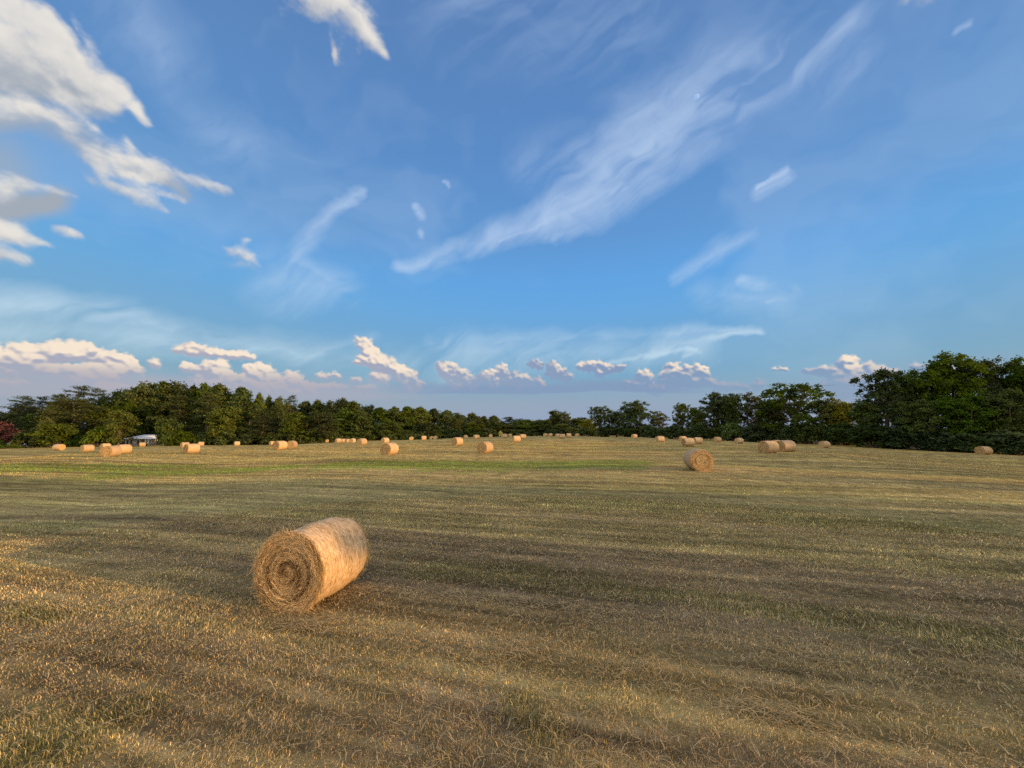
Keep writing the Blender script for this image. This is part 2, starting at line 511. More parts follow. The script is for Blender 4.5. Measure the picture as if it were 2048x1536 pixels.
def build_grass():
    mat = leafy('dry_grass', 0.25)
    rng = np.random.default_rng(7)
    # standing stubble
    for name, n, d0, d1, p, two in (('grass', 800000, 1.2, 16, 1.35, True), ('grass', 460000, 9, 80, 1.5, False)):
        x, y, d = scatter(rng, n, d0, d1, p)
        c, h, ol, lit, g = field_colour(x, y)
        tu = fbm(x * 7, y * 7, 77, 2)
        keep = rng.random(n) < 0.35 + 0.9 * sstep(0.3, 0.62, tu) + ol
        x, y, d, c, h, ol, lit, g, tu = [q[keep] for q in (x, y, d, c, h, ol, lit, g, tu)]
        n = len(x)
        r = rng.random(n)
        c = c * np.clip(np.exp(rng.normal(0.02, 1.0, (n, 1)) * (0.46 - 0.24 * sstep(12, 45, d))[:, None]), 0.35, 2.1) * (np.array([1.52, 1.48, 1.52]) * (1 - 0.12 * sstep(8, 30, d))[:, None])
        gy = rng.random(n) < 0.25
        c[gy] = lerp(c[gy], np.tile([0.27, 0.24, 0.18], (gy.sum(), 1)), np.full(gy.sum(), 0.6))
        pale = (rng.random(n) < 0.16 + 0.22 * lit) & (rng.random(n) > g * 1.1) & (rng.random(n) > sstep(20, 50, d) * 0.6)
        c[pale] = STRAW * rng.uniform(0.95, 1.4, (pale.sum(), 1))
        gr = rng.random(n) < 0.10 + 0.45 * ol
        c[gr] = (OLV * 0.75 + GRN * 0.25) * rng.uniform(0.7, 1.25, (gr.sum(), 1))
        rd = rng.random(n) < 0.07
        c[rd] = c[rd] * np.array([1.05, 0.88, 0.8])
        L = h * rng.uniform(0.28, 0.95, n) * (1 + 0.5 * sstep(20, 60, d))
        wd = np.maximum(0.0040, 0.00105 * d) * rng.uniform(0.7, 1.4, n)
        sw = fbm(x * 0.5, y * 0.5, 91, 2) * 9 + rng.normal(0, 0.9, n)
        lean = np.abs(rng.normal(0.62, 0.48, n)) * (1 - 0.4 * np.clip(ol, 0, 1))
        V, f, cc = blades(x, y, rng, L, wd, c, lean, sw, two)
        o = obj(name, mesh_np('grass', V, f, mat, False, cc))
        tag(o, 'short dry straw coloured stubble covering the field', 'grass', kind='stuff')
    # loose cut straw lying on the stubble
    rng = np.random.default_rng(8)
    xs, ys = [], []
    NL = 26000
    x, y, d = scatter(rng, NL, 1.4, 26, 1.5); xs.append(x); ys.append(y)
    lines = [((786, 1073), (1358, 1119), 0.22, 900), ((1358, 1119), (1560, 1132), 0.25, 240), ((820, 1188), (1193, 1229), 0.12, 700), ((1193, 1229), (1260, 1236), .12, 60),
             ((560, 1256), (690, 1244), 0.10, 420), ((560, 1262), (640, 1256), 0.08, 200), ((1010, 1300), (1110, 1312), 0.14, 260),
             ((1200, 1350), (1320, 1330), 0.12, 160), ((1440, 1425), (1500, 1412), 0.07, 220), ((1536, 1440), (1620, 1450), 0.10, 420),
             ((1540, 1290), (1700, 1330), 0.2, 260), ((690, 1190), (760, 1178), 0.12, 300), ((230, 1215), (330, 1200), 0.1, 140),
             ((0, 1300), (120, 1280), 0.18, 160), ((1900, 1045), (2040, 1050), 0.3, 200), ((1340, 1060), (1420, 1063), 0.3, 120),
             ((540, 1222), (640, 1232), 0.12, 420), ((505, 1195), (545, 1215), 0.12, 200), ((1460, 1020), (1560, 1025), 0.4, 160)]
    ang = [rng.uniform(0, 2 * math.pi, NL)]
    for a, b, hw, k in lines:
        a = fp(*a); b = fp(*b); k = int(k * 0.45); t = rng.random(k)
        v = b - a
        xs.append(a[0] + v[0] * t + rng.normal(0, hw, k) * 0.9); ys.append(a[1] + v[1] * t + rng.normal(0, hw, k) * 0.9)
        ang.append(math.atan2(v[1], v[0]) + rng.normal(0, 0.55, k) + math.pi * rng.integers(0, 2, k))
    x = np.concatenate(xs); y = np.concatenate(ys); an = np.concatenate(ang)
    o = straws(x, y, an, rng, 'straw_litter', 0.034, 0.03, 0.27)
    tag(o, 'loose pale straw lying on the stubble', 'straw', kind='stuff')


def strips(P, width, side=None):
    """P: (n, k, 3) centre lines -> flat ribbons"""
    n, k, _ = P.shape
    t = np.gradient(P, axis=1)
    if side is None: side = np.array([0, 0, 1.0])
    s = np.cross(t, side); s /= np.linalg.norm(s, axis=2, keepdims=True) + 1e-9
    tap = np.ones(k); tap[-1] = 0.35
    hw = (np.asarray(width).reshape(-1, 1, 1) * 0.5) * tap[None, :, None]
    V = np.stack([P - s * hw, P + s * hw], 2).reshape(-1, 3)
    b = np.arange(n)[:, None, None] * (2 * k) + np.arange(k - 1)[None, :, None] * 2
    f = (b + np.array([0, 1, 3, 2])[None, None]).reshape(-1, 4)
    return V, f


STRAW_MAT = []


def straws(x, y, an, rng, name, z0, zj, lmax):
    if not STRAW_MAT: STRAW_MAT.append(leafy('loose_straw', 0.25))
    n = len(x); k = 6
    L = rng.uniform(0.3, 1.0, n) ** 1.3 * lmax
    t = np.linspace(0, 1, k)
    curl = rng.normal(0, 0.9, n)
    a = an[:, None] + curl[:, None] * (t[None] - 0.5) + rng.normal(0, 0.12, (n, k))
    st = (L / k)[:, None]
    X = x[:, None] + np.cumsum(np.cos(a) * st, 1); Y = y[:, None] + np.cumsum(np.sin(a) * st, 1)
    base = ground(x, y)[:, None] + (z0 * rng.uniform(0.5, 1.3, n))[:, None] + np.abs(rng.normal(0, zj * 0.5, n))[:, None]
    Z = base + np.sin(t * math.pi)[None] * (L * rng.uniform(0.0, 0.16, n))[:, None] - 0.25 * base * 0
    d = np.hypot(x, y)
    V, f = strips(np.stack([X, Y, Z], -1), np.maximum(0.0035, 0.0009 * d) * rng.uniform(0.8, 1.6, n))
    c = STRAW * rng.uniform(0.5, 1.4, (n, 1)) * np.array([1.0, 1.0, 1.2])
    return obj(name, mesh_np('straw', V, [f], STRAW_MAT[0], False, np.repeat(c, 2 * k, 0)))

# ------------------------------------------------------------------ hay bales
def bale_wrap_mat():
    m, nt, b = new_mat('net_wrapped_hay', 0.7, 0.25)
    uv = nd(nt, 'ShaderNodeUVMap')
    u, v, _ = sep(nt, uv.outputs[0])
    oi = nd(nt, 'ShaderNodeObjectInfo')
    rnd = N(nt, oi.outputs['Random'])
    # netting threads run round the bale, hay showing in dashes between them
    dash = noise(nt, comb(nt, v * 105.0, u * 42.0 + v * 14.0, rnd * 20.0), 1.0, 3, 0.6)
    big = noise(nt, comb(nt, v * 3.2, u * 4.5, rnd * 31.0), 1.0, 4, 0.6)
    thread = noise(nt, comb(nt, v * 150.0, u * 10.0, rnd * 9.0), 1.0, 2, 0.5)
    c = ramp(nt, dash, [(0.34, (0.15, 0.075, 0.025)), (0.45, (0.44, 0.27, 0.11)), (0.55, (0.60, 0.40, 0.19)), (0.68, (0.78, 0.60, 0.36))])
    c = mix(nt, big.sstep(0.52, 0.72) * 0.30, c, (0.62, 0.48, 0.38))          # paler where the net lies thick
    c = mix(nt, (big * -1.0 + 1.0).sstep(0.56, 0.72) * 0.6, c, (0.50, 0.27, 0.09))
    edge = (v - 0.5).abs().sstep(0.44, 0.5)
    c = mix(nt, edge * 0.7, c, (0.52, 0.34, 0.12))
    c = mix(nt, thread.sstep(0.56, 0.70) * 0.35, c, (0.78, 0.68, 0.58))
    net = ((v * 2 * math.pi * 34.0 + big * 3.0)._m('SINE')).sstep(0.55, 0.95)
    c = mix(nt, net * 0.30, c, (0.80, 0.66, 0.50))
    tone = (rnd * 5.3)._m('FRACT') * 0.30 + 0.80
    c = mix(nt, 1.0, c, comb(nt, tone, tone * 0.97, tone * 0.93), 'MULTIPLY')
    nt.links.new(c, b.inputs['Base Color'])
    bp = nd(nt, 'ShaderNodeBump'); bp.inputs['Distance'].default_value = 0.02; bp.inputs['Strength'].default_value = 0.75
    nt.links.new((dash * 0.8 + thread * 0.3 + big * 1.2).k, bp.inputs['Height'])
    nt.links.new(bp.outputs[0], b.inputs['Normal'])
    return m


def bale_end_mat():
    m, nt, b = new_mat('rolled_hay_end', 0.95, 0.05)
    uv = nd(nt, 'ShaderNodeUVMap')
    x, y, _ = sep(nt, uv.outputs[0])
    oi = nd(nt, 'ShaderNodeObjectInfo')
    rnd = N(nt, oi.outputs['Random']) * 40.0
    w1 = noise(nt, comb(nt, x * 2.0, y * 2.0, rnd), 1.2, 3)
    r = (x * x + y * y)._m('SQRT')
    a = y._m('ARCTAN2', x)
    rr = r + (w1 - 0.5) * 0.16 + a * 0.018
    rings = noise(nt, comb(nt, rr * 13.0, a * 0.9, rnd), 1.0, 4, 0.65)
    fine = noise(nt, comb(nt, rr * 44.0, a * 5.0, rnd), 1.0, 3, 0.6)
    c = ramp(nt, rings * 0.62 + fine * 0.38, [(0.26, (0.14, 0.080, 0.032)), (0.42, (0.38, 0.24, 0.10)), (0.57, (0.60, 0.41, 0.18)), (0.75, (0.76, 0.57, 0.29))])
    nt.links.new(c, b.inputs['Base Color'])
    bp = nd(nt, 'ShaderNodeBump'); bp.inputs['Distance'].default_value = 0.05; bp.inputs['Strength'].default_value = 0.9
    nt.links.new((rings + fine * 0.5).k, bp.inputs['Height'])
    nt.links.new(bp.outputs[0], b.inputs['Normal'])
    return m


def bale_wrap_mesh(rad, L, seed, nu=64, nv=14, mat=None):
    """side of the bale: axis along X from 0 to L, resting on z=0, slightly barrelled and lumpy"""
    u = np.arange(nu + 1) / nu; v = np.arange(nv + 1) / nv
    U, V = np.meshgrid(u, v)
    a = U * 2 * math.pi
    lump = (vnoise(np.cos(a) * 2.2 + 9, np.sin(a) * 2.2 + V * 3, seed) - 0.5) * 0.05 + (vnoise(np.cos(a) * 7 + 9, np.sin(a) * 7 + V * 9, seed + 3) - 0.5) * 0.018
    bul = 1 + 0.03 * np.sin(V * math.pi) - 0.06 * np.clip(np.abs(V - 0.5) * 2 - 0.88, 0, 1) / 0.12 * 0.5
    r = rad * (bul + lump)
    X = V * L + (vnoise(np.cos(a) * 3 + 4, np.sin(a) * 3, seed + 5) - 0.5) * 0.03
    Y = -np.sin(a) * r; Z = rad - np.cos(a) * r
    Z = np.where(Z < 0.07 * rad, 0.07 * rad * 0.5 + Z * 0.5, Z) - 0.035 * rad      # settles flat underneath
    i = np.arange(nv)[:, None] * (nu + 1) + np.arange(nu)[None]
    f = np.stack([i, i + 1, i + nu + 2, i + nu + 1], -1).reshape(-1, 4)
    return mesh_np('net_wrap', np.stack([X, Y, Z], -1).reshape(-1, 3), [f], mat, True, None, np.stack([U, V], -1).reshape(-1, 2))


def bale_end_mesh(rad, L, seed, far, nu=56, nr=14, mat=None):
    a = np.arange(nu) / nu * 2 * math.pi; q = (np.arange(nr + 1) / nr)
    A, Q = np.meshgrid(a, q)
    lump = (vnoise(np.cos(A) * 2.2 + 9, np.sin(A) * 2.2 + (3 if far else 0), seed) - 0.5) * 0.05
    r = rad * Q * (0.975 + lump)
    dep = 0.035 * (1 - Q ** 2) + (vnoise(Q * 9 + A / (2 * math.pi), A * 1.5, seed + 8) - 0.5) * 0.035 * np.clip(Q * 3, 0, 1) * (Q < 0.97)
    dep = dep + 0.006 * np.sin(Q * 44 + A) * (Q < 0.95)
    X = (L + dep * 0.8 - 0.012) if far else (-dep * 0.8 + 0.012)
    Y = -np.sin(A) * r; Z = rad - np.cos(A) * r
    Z = np.where(Z < 0.07 * rad, 0.07 * rad * 0.5 + Z * 0.5, Z) - 0.035 * rad
    i = np.arange(nr)[:, None] * nu; j = np.arange(nu)[None]; k = (np.arange(nu) + 1)[None] % nu
    f = np.stack([i + j, i + k, i + nu + k, i + nu + j], -1).reshape(-1, 4)
    if not far: f = f[:, ::-1]
    sgn = 1
    uv = np.stack([np.sin(A) * Q * sgn, -np.cos(A) * Q], -1).reshape(-1, 2)
    return mesh_np('end_face', np.stack([X + 0 * A, Y, Z], -1).reshape(-1, 3), [f], mat, True, None, uv)


def end_strands(rng, rad, n, x0=0.0):
    """straw strands wound round the end face, some sticking out"""
    k = 7
    r = rad * np.sqrt(rng.random(n)) * 1.0
    r = np.where(rng.random(n) < 0.25, rad * rng.uniform(0.86, 1.03, n), r)
    ph = rng.uniform(0, 2 * math.pi, n)
    L = rng.uniform(0.06, 0.30, n) * (0.4 + 0.9 * r / rad)
    t = np.linspace(-0.5, 0.5, k)
    dev = rng.normal(0, 0.28, n); wild = rng.random(n) < 0.12; dev[wild] = rng.normal(0, 1.0, wild.sum())
    s = t[None] * L[:, None]
    R_ = np.maximum(r[:, None] + s * np.sin(dev)[:, None], 0.01)
    P_ = ph[:, None] + s * np.cos(dev)[:, None] / np.maximum(r[:, None], 0.09)
    ring = np.sin(r / rad * 44 + ph)
    out = 0.016 + 0.008 * ring[:, None] + rng.uniform(0, 0.035, n)[:, None] + (np.abs(t) * 2)[None] ** 2 * rng.normal(0, 0.02, n)[:, None]
    X = x0 - out
    Y = -np.sin(P_) * R_; Z = rad - np.cos(P_) * R_ - 0.03
    P = np.stack([X, Y, np.maximum(Z, 0.01)], -1)
    side = np.array([1.0, 0, 0]) * 0.6 + rng.normal(0, 0.5, (n, 1, 3))
    V, f = strips(P, rng.uniform(0.003, 0.0065, n), side)
    deep = fbm(r / rad * 9 + ph / 6.28, ph * 0.5, 4, 2)
    c = lerp(np.tile(np.array([0.22, 0.125, 0.052]), (n, 1)), np.tile(np.array([0.80, 0.54, 0.25]), (n, 1)), np.clip(sstep(0.3, 0.62, deep) * 0.8 + rng.normal(0.05, 0.22, n), 0, 1.1))
    return V, f, np.repeat(c, 2 * k, 0)


def rim_fuzz(rng, rad, L, n, xpos, spread, long):
    """short stalks standing off the rolled edge"""
    k = 4
    ph = rng.uniform(0, 2 * math.pi, n)
    x = xpos + rng.normal(0, spread, n)
    r = rad * (1.0 + 0.03 * np.sin(np.clip(x / L, 0, 1) * math.pi)) - 0.01
    ln = rng.uniform(0.015, 1, n) ** 2 * long + 0.012
    t = np.linspace(0, 1, k)
    rise = rng.uniform(0.05, 0.6, n)
    R_ = r[:, None] + (ln * np.sin(rise))[:, None] * t[None]
    P_ = ph[:, None] + (ln * np.cos(rise) * rng.choice([-1, 1], n) / rad)[:, None] * t[None]
    X = x[:, None] + (rng.normal(0, 0.35, n) * ln)[:, None] * t[None]
    Z = rad - np.cos(P_) * R_ - 0.03 - (t[None] ** 2) * (ln * 0.5)[:, None] * np.abs(np.sin(ph))[:, None]
    P = np.stack([X, -np.sin(P_) * R_, np.maximum(Z, 0.0)], -1)
    V, f = strips(P, rng.uniform(0.0025, 0.005, n), rng.normal(0, 1, (n, 1, 3)))
    c = np.array([0.55, 0.37, 0.14]) * rng.uniform(0.5, 1.3, (n, 1))
    return V, f, np.repeat(c, 2 * k, 0)


def cat_parts(parts):
    V = []; Fs = []; C = []; n = 0
    for v, f, c in parts:
        V.append(v); Fs.append(f + n); C.append(c); n += len(v)
    return np.concatenate(V), [np.concatenate(Fs)], np.concatenate(C)


def build_bales():
    wm = bale_wrap_mat(); em = bale_end_mat(); sm = leafy('hay_strands', 0.2)
    grp = 'round hay bales lying about the mown field'
    # the near one
    rng = np.random.default_rng(3)
    rad, L = 0.595, 1.18
    x, y = -3.44, 6.24
    root = empty('hay_bale', (x, y, gz(x, y) - 0.01), R(76.3))
    tag(root, 'large close round hay bale with a ragged spiral end and sunlit netted side', 'hay bale', grp)
    obj('net_wrap', bale_wrap_mesh(rad, L, 2, 160, 40, wm), root)
    near = obj('end_face', bale_end_mesh(rad, L, 2, False, 160, 60, em), root)
    obj('end_face', bale_end_mesh(rad, L, 2, True, 64, 20, em), root)
    V, f, c = cat_parts([end_strands(rng, rad, 9500)])
    obj('straw_strands', mesh_np('end_straw', V, f, sm, False, c), near)
    V, f, c = cat_parts([rim_fuzz(rng, rad, L, 1500, 0.0, 0.03, 0.16), rim_fuzz(rng, rad, L, 1100, L, 0.05, 0.07), rim_fuzz(rng, rad, L, 700, L * 0.5, 0.4, 0.02)])
    obj('straw_fringe', mesh_np('rim_straw', V, f, sm, False, c), root)
    # the others: three kinds, copied
    protos = []
    rad, L = 0.6, 1.22
    for s in (11, 12, 13):
        L_ = L * (0.96 + 0.05 * (s - 11))
        V, f, c = rim_fuzz(np.random.default_rng(s), rad, L_, 260, 0.0, 0.03, 0.14)
        V2, f2, c2 = end_strands(np.random.default_rng(s), rad, 900)
        v3, f3, c3 = cat_parts([(V, f, c), (V2, f2, c2)])
        protos.append((L_, bale_wrap_mesh(rad, L_, s, 48, 12, wm), bale_end_mesh(rad, L_, s, False, 48, 16, em),
                       bale_end_mesh(rad, L_, s, True, 48, 16, em), mesh_np('rim_straw', v3, f3, sm, False, c3)))
    rng = random.Random(5)
    for i, b in enumerate(BALES):
        x0, x1, yt, yb, th, label = b
        d = bale_depth(b)
        p = at((x0 + x1) / 2, yb, d)
        px, py = float(p[0]), float(p[1])
        L_, wrap, e0, e1, fz = protos[i % 3]
        v = np.array([px, py]) / math.hypot(px, py)
        a = R(-th); nx = -v
        n = np.array([nx[0] * math.cos(a) - nx[1] * math.sin(a), nx[0] * math.sin(a) + nx[1] * math.cos(a)])
        yaw = math.atan2(-n[1], -n[0])
        ax = -n
        s = rng.uniform(0.95, 1.06)
        ox, oy = px - ax[0] * L_ * 0.5 * s, py - ax[1] * L_ * 0.5 * s
        o = empty('hay_bale', (ox, oy, gz(px, py) - 0.02), yaw)
        o.scale = (s * rng.uniform(0.96, 1.05), s * rng.uniform(0.98, 1.05), s)
        tag(o, label, 'hay bale', grp)
        obj('net_wrap', wrap, o); obj('end_face', e0, o); obj('end_face', e1, o)
        if yb - yt > 14:
            obj('straw_fringe', fz, o)

# ------------------------------------------------------------------ trees
def tube(pts, rad, ns=6):
    pts = np.asarray(pts, float); k = len(pts)
    t = np.gradient(pts, axis=0); t /= np.linalg.norm(t, axis=1, keepdims=True) + 1e-9
    ref = np.where(np.abs(t[:, 2:3]) > 0.9, np.array([[1.0, 0, 0]]), np.array([[0, 0, 1.0]]))
    s = np.cross(t, ref); s /= np.linalg.norm(s, axis=1, keepdims=True); u = np.cross(s, t)
    a = np.arange(ns) / ns * 2 * math.pi
    V = pts[:, None] + (s[:, None] * np.cos(a)[None, :, None] + u[:, None] * np.sin(a)[None, :, None]) * np.asarray(rad).reshape(-1, 1, 1)
    i = np.arange(k - 1)[:, None] * ns; j = np.arange(ns)[None]; jj = (np.arange(ns) + 1)[None] % ns
    f = np.stack([i + j, i + jj, i + ns + jj, i + ns + j], -1).reshape(-1, 4)
    return V.reshape(-1, 3), f


def leaves(rng, P, out, size, up=0.35, rnd=0.8, asp=0.6):
    n = len(P)
    nr = out * 0.7 + np.array([0, 0, up]) + rng.normal(0, rnd, (n, 3))
    nr /= np.linalg.norm(nr, axis=1, keepdims=True) + 1e-9
    h = rng.normal(0, 1, (n, 3))
    t = np.cross(nr, h); t /= np.linalg.norm(t, axis=1, keepdims=True) + 1e-9
    b = np.cross(nr, t)
    s = (size * rng.uniform(0.6, 1.4, n))[:, None]
    V = np.stack([P - t * s, P - b * s * asp + t * s * .1, P + t * s, P + b * s * asp + t * s * .1], 1).reshape(-1, 3)
    f = np.arange(n)[:, None] * 4 + np.array([[0, 1, 2, 3]])
    return V, f


def limb(rng, a, b, r0, r1, k=6, wob=0.06, sag=0.0):
    a = np.asarray(a, float); b = np.asarray(b, float)
    t = np.linspace(0, 1, k)[:, None]
    p = a + (b - a) * t
    ln = np.linalg.norm(b - a)
    p[1:-1] += rng.normal(0, wob * ln, (k - 2, 3)) * np.array([1, 1, 0.5])
    p[:, 2] += (np.sin(t[:, 0] * math.pi) * sag * ln)
    return tube(p, r0 + (r1 - r0) * t[:, 0])


BARK = None; FOL = None


def assemble(tr, P, O, size, rng, base, up, asp=0.6, rnd=0.8):
    """trunk pieces + leaf points -> (trunk mesh, crown mesh)"""
    V = []; Fs = []; n = 0
    for v, f in tr:
        V.append(v); Fs.append(f + n); n += len(v)
    tm = mesh_np('tree_trunk', np.concatenate(V), [np.concatenate(Fs)], BARK, True)
    lv, lf = leaves(rng, P, O, size, up, rnd, asp)
    m = len(P)
    cl = rng.uniform(0.6, 1.5, (m, 1))
    c = np.asarray(base) * cl
    ye = rng.random(m) < 0.12
    c[ye] = c[ye] * np.array([1.5, 1.2, 0.8])
    cm = mesh_np('tree_crown', lv, [lf], FOL, False, np.repeat(c, 4, 0))
    return tm, cm


def clumped(rng, cen, rad, n, csz, shell=0.55, low=-0.75):
    """n leaf points in ragged clumps over the surface of one lobe"""
    nc = max(6, int(n / 55))
    d = rng.normal(0, 1, (nc, 3)); d /= np.linalg.norm(d, axis=1, keepdims=True)
    d[:, 2] = np.where(d[:, 2] < low, -d[:, 2], d[:, 2])
    q = rng.uniform(shell ** 2, 1.05, nc) ** 0.5
    C = cen + d * q[:, None] * rad
    k = rng.integers(0, nc, n)
    sc_ = csz * rng.uniform(0.6, 1.3, nc)
    P = C[k] + rng.normal(0, 1, (n, 3)) * sc_[k][:, None] * np.array([1, 1, 0.8])
    O = d[k]
    return P, O


def broadleaf(seed, H=14.0, W=10.0, n=9000, leaf=0.26, trunk=0.16, base=(0.060, 0.082, 0.020), nl=13, low=0.12, loose=0.0, dome=0.75):
    rng = np.random.default_rng(seed)
    tr = []
    th = H * (low + 0.30)
    bend = rng.normal(0, 0.03 * H, 2)
    tr.append(limb(rng, (0, 0, -0.5), (bend[0], bend[1], th), H * 0.022 + .06, H * 0.013 + .03, 7, 0.02))
    top = np.array([bend[0], bend[1], th])
    lob = []
    for i in range(nl):
        f = (i + 0.5) / nl
        z = low + (1 - low) * (f ** 0.85) * 0.90
        env = (1 - (max(0, (z - 0.45)) / 0.60) ** 2) ** 0.5 if z > 0.45 else (0.62 + 0.38 * (z / 0.45)) * dome + (1 - dome)
        a = i * 2.399 + rng.normal(0, 0.3)
        rr = W * 0.5 * env * rng.uniform(0.38, 0.72)
        rad = W * rng.uniform(0.15, 0.24) * (0.75 + 0.4 * env)
        cz = min(z * H, H - rad * 0.72)
        lob.append((np.array([math.cos(a) * rr + bend[0], math.sin(a) * rr + bend[1], cz]), np.array([rad, rad, rad * (0.80 if not loose else 0.45)])))
    lob.append((np.array([bend[0], bend[1], H * 0.60]), np.array([W * .24, W * .24, H * .24])))
    lob.append((np.array([bend[0] * 1.5, bend[1] * 1.5, H * 0.86]), np.array([W * .17, W * .17, H * .13])))
    wgt = np.array([l[1][0] * l[1][2] for l in lob]); wgt = wgt / wgt.sum()
    Ps = []; Os = []
    for (c, r), w in zip(lob, wgt):
        P, O = clumped(rng, c, r, int(n * w), leaf * (1.7 if not loose else 1.5), 0.5 if not loose else 0.3)
        Ps.append(P); Os.append(O)
        tr.append(limb(rng, top * rng.uniform(0.55, 1.0), c, H * 0.009 + .02, 0.025, 6, 0.05, 0.05))
        if loose:
            for q in range(4):
                e = c + rng.normal(0, 0.55, 3) * r
                tr.append(limb(rng, c, e, 0.05, 0.015, 4, 0.05))
    P = np.concatenate(Ps); O = np.concatenate(Os)
    keep = P[:, 2] > low * H * 0.6 + rng.normal(0, 0.4, len(P))
    return assemble(tr, P[keep], O[keep], leaf, rng, base, 0.35) + (H, W)


def pine(seed, H=16.0, W=7.5, n=7000, bare=0.35, base=(0.050, 0.066, 0.022), leaf=0.25, taper=0.75):
    rng = np.random.default_rng(seed)
    lean = rng.normal(0, 0.02 * H, 2)
    tr = [limb(rng, (0, 0, -0.5), (lean[0], lean[1], H * 0.96), H * 0.016 + .05, 0.04, 9, 0.008)]
    Ps = []; Os = []
    nb = 34
    for i in range(nb):
        f = (i + rng.uniform(0, 1)) / nb
        z = bare + (1 - bare) * f
        shape = math.sin(min(1, (f + 0.20) / 0.55) * math.pi / 2) * (1 - (f ** 1.6) * taper)
        ln = W * 0.5 * max(0.18, shape) * rng.uniform(0.55, 1.15)
        a = i * 2.399 + rng.normal(0, 0.4)
        s = np.array([lean[0] * z, lean[1] * z, z * H * 0.97])
        e = s + np.array([math.cos(a) * ln, math.sin(a) * ln, ln * rng.uniform(0.05, 0.45)])
        tr.append(limb(rng, s, e, 0.07, 0.02, 5, 0.04, -0.05))
        nt_ = rng.integers(3, 6)
        for q in range(nt_):
            t = rng.uniform(0.45, 1.05)
            c = s + (e - s) * t + rng.normal(0, 0.10 * ln + .12, 3) * np.array([1, 1, 0.5])
            m = int(n / nb / nt_ * rng.uniform(0.7, 1.3))
            rad = rng.uniform(0.45, 0.85) * (0.55 + 0.07 * W)
            d = rng.normal(0, 1, (m, 3))
            Ps.append(c + d * rad * np.array([0.62, 0.62, 0.26])); Os.append(np.tile([0, 0, 1.0], (m, 1)))
    P = np.concatenate(Ps); O = np.concatenate(Os)
    return assemble(tr, P, O, leaf, rng, base, 0.5, 0.28, 0.75) + (H, W)


def tall_crown(seed, H=15.0, W=6.0, n=8000, leaf=0.26, base=(0.060, 0.088, 0.022)):
    """narrow upright broadleaf such as sweet gum: tiers of upswept clumps to a blunt point"""
    rng = np.random.default_rng(seed)
    tr = [limb(rng, (0, 0, -0.5), (rng.normal(0, .2), rng.normal(0, .2), H * 0.9), H * 0.016 + .05, 0.05, 8, 0.01)]
    Ps = []; Os = []
    nb = 44
    for i in range(nb):
        f = (i + rng.uniform(0, 1)) / nb
        z = 0.06 + 0.92 * f
        w = W * 0.5 * (1 - f ** 2.6) ** 0.7 * (0.75 + 0.25 * min(1, f / 0.3))
        a = i * 2.399 + rng.normal(0, 0.4)
        rr = w * rng.uniform(0.5, 1.0)
        c = np.array([math.cos(a) * rr, math.sin(a) * rr, z * H])
        tr.append(limb(rng, (0, 0, max(0.3, z * H - rr * 0.8)), c, 0.06, 0.02, 4, 0.03))
        rad = W * rng.uniform(0.11, 0.19)
        P, O = clumped(rng, c, np.array([rad, rad, rad * 1.15]), int(n / nb), leaf * 1.3, 0.4)
        Ps.append(P); Os.append(O)
    return assemble(tr, np.concatenate(Ps), np.concatenate(Os), leaf, rng, base, 0.3) + (H, W)


def bush(seed, H=4.0, W=5.0, n=5200, leaf=0.17, base=(0.062, 0.085, 0.022), point=0.0):
    rng = np.random.default_rng(seed)
    tr = []; Ps = []; Os = []
    nl = 11
    for i in range(nl):
        f = (i + 0.5) / nl
        a = i * 2.399 + rng.normal(0, .3)
        z = H * (0.18 + 0.68 * f)
        w = W * 0.5 * ((1 - f * 0.95) if point else math.sqrt(max(0.05, 1 - (f * 0.95) ** 2)))
        rr = w * rng.uniform(0.35, 0.75)
        c = np.array([math.cos(a) * rr, math.sin(a) * rr, z])
        rad = W * rng.uniform(0.14, 0.22) * (1 - 0.45 * point * f)
        P, O = clumped(rng, c, np.array([rad, rad, min(rad, H * 0.22)]), int(n / nl), leaf * 1.5, 0.4, -2)
        P[:, 2] = np.maximum(P[:, 2], rng.uniform(0.02, 0.3, len(P)))
        Ps.append(P); Os.append(O)
        tr.append(limb(rng, (rng.normal(0, .15), rng.normal(0, .15), -0.3), c, 0.06, 0.02, 5, 0.06))
    return assemble(tr, np.concatenate(Ps), np.concatenate(Os), leaf, rng, base, 0.35) + (H, W)


G_LEFT = 'trees of the lit wood beyond the field'
G_FAR = 'trees of the far wood'
G_RIGHT = 'trees of the shaded tree line'
G_BUSH = 'shrubs along the field edge'
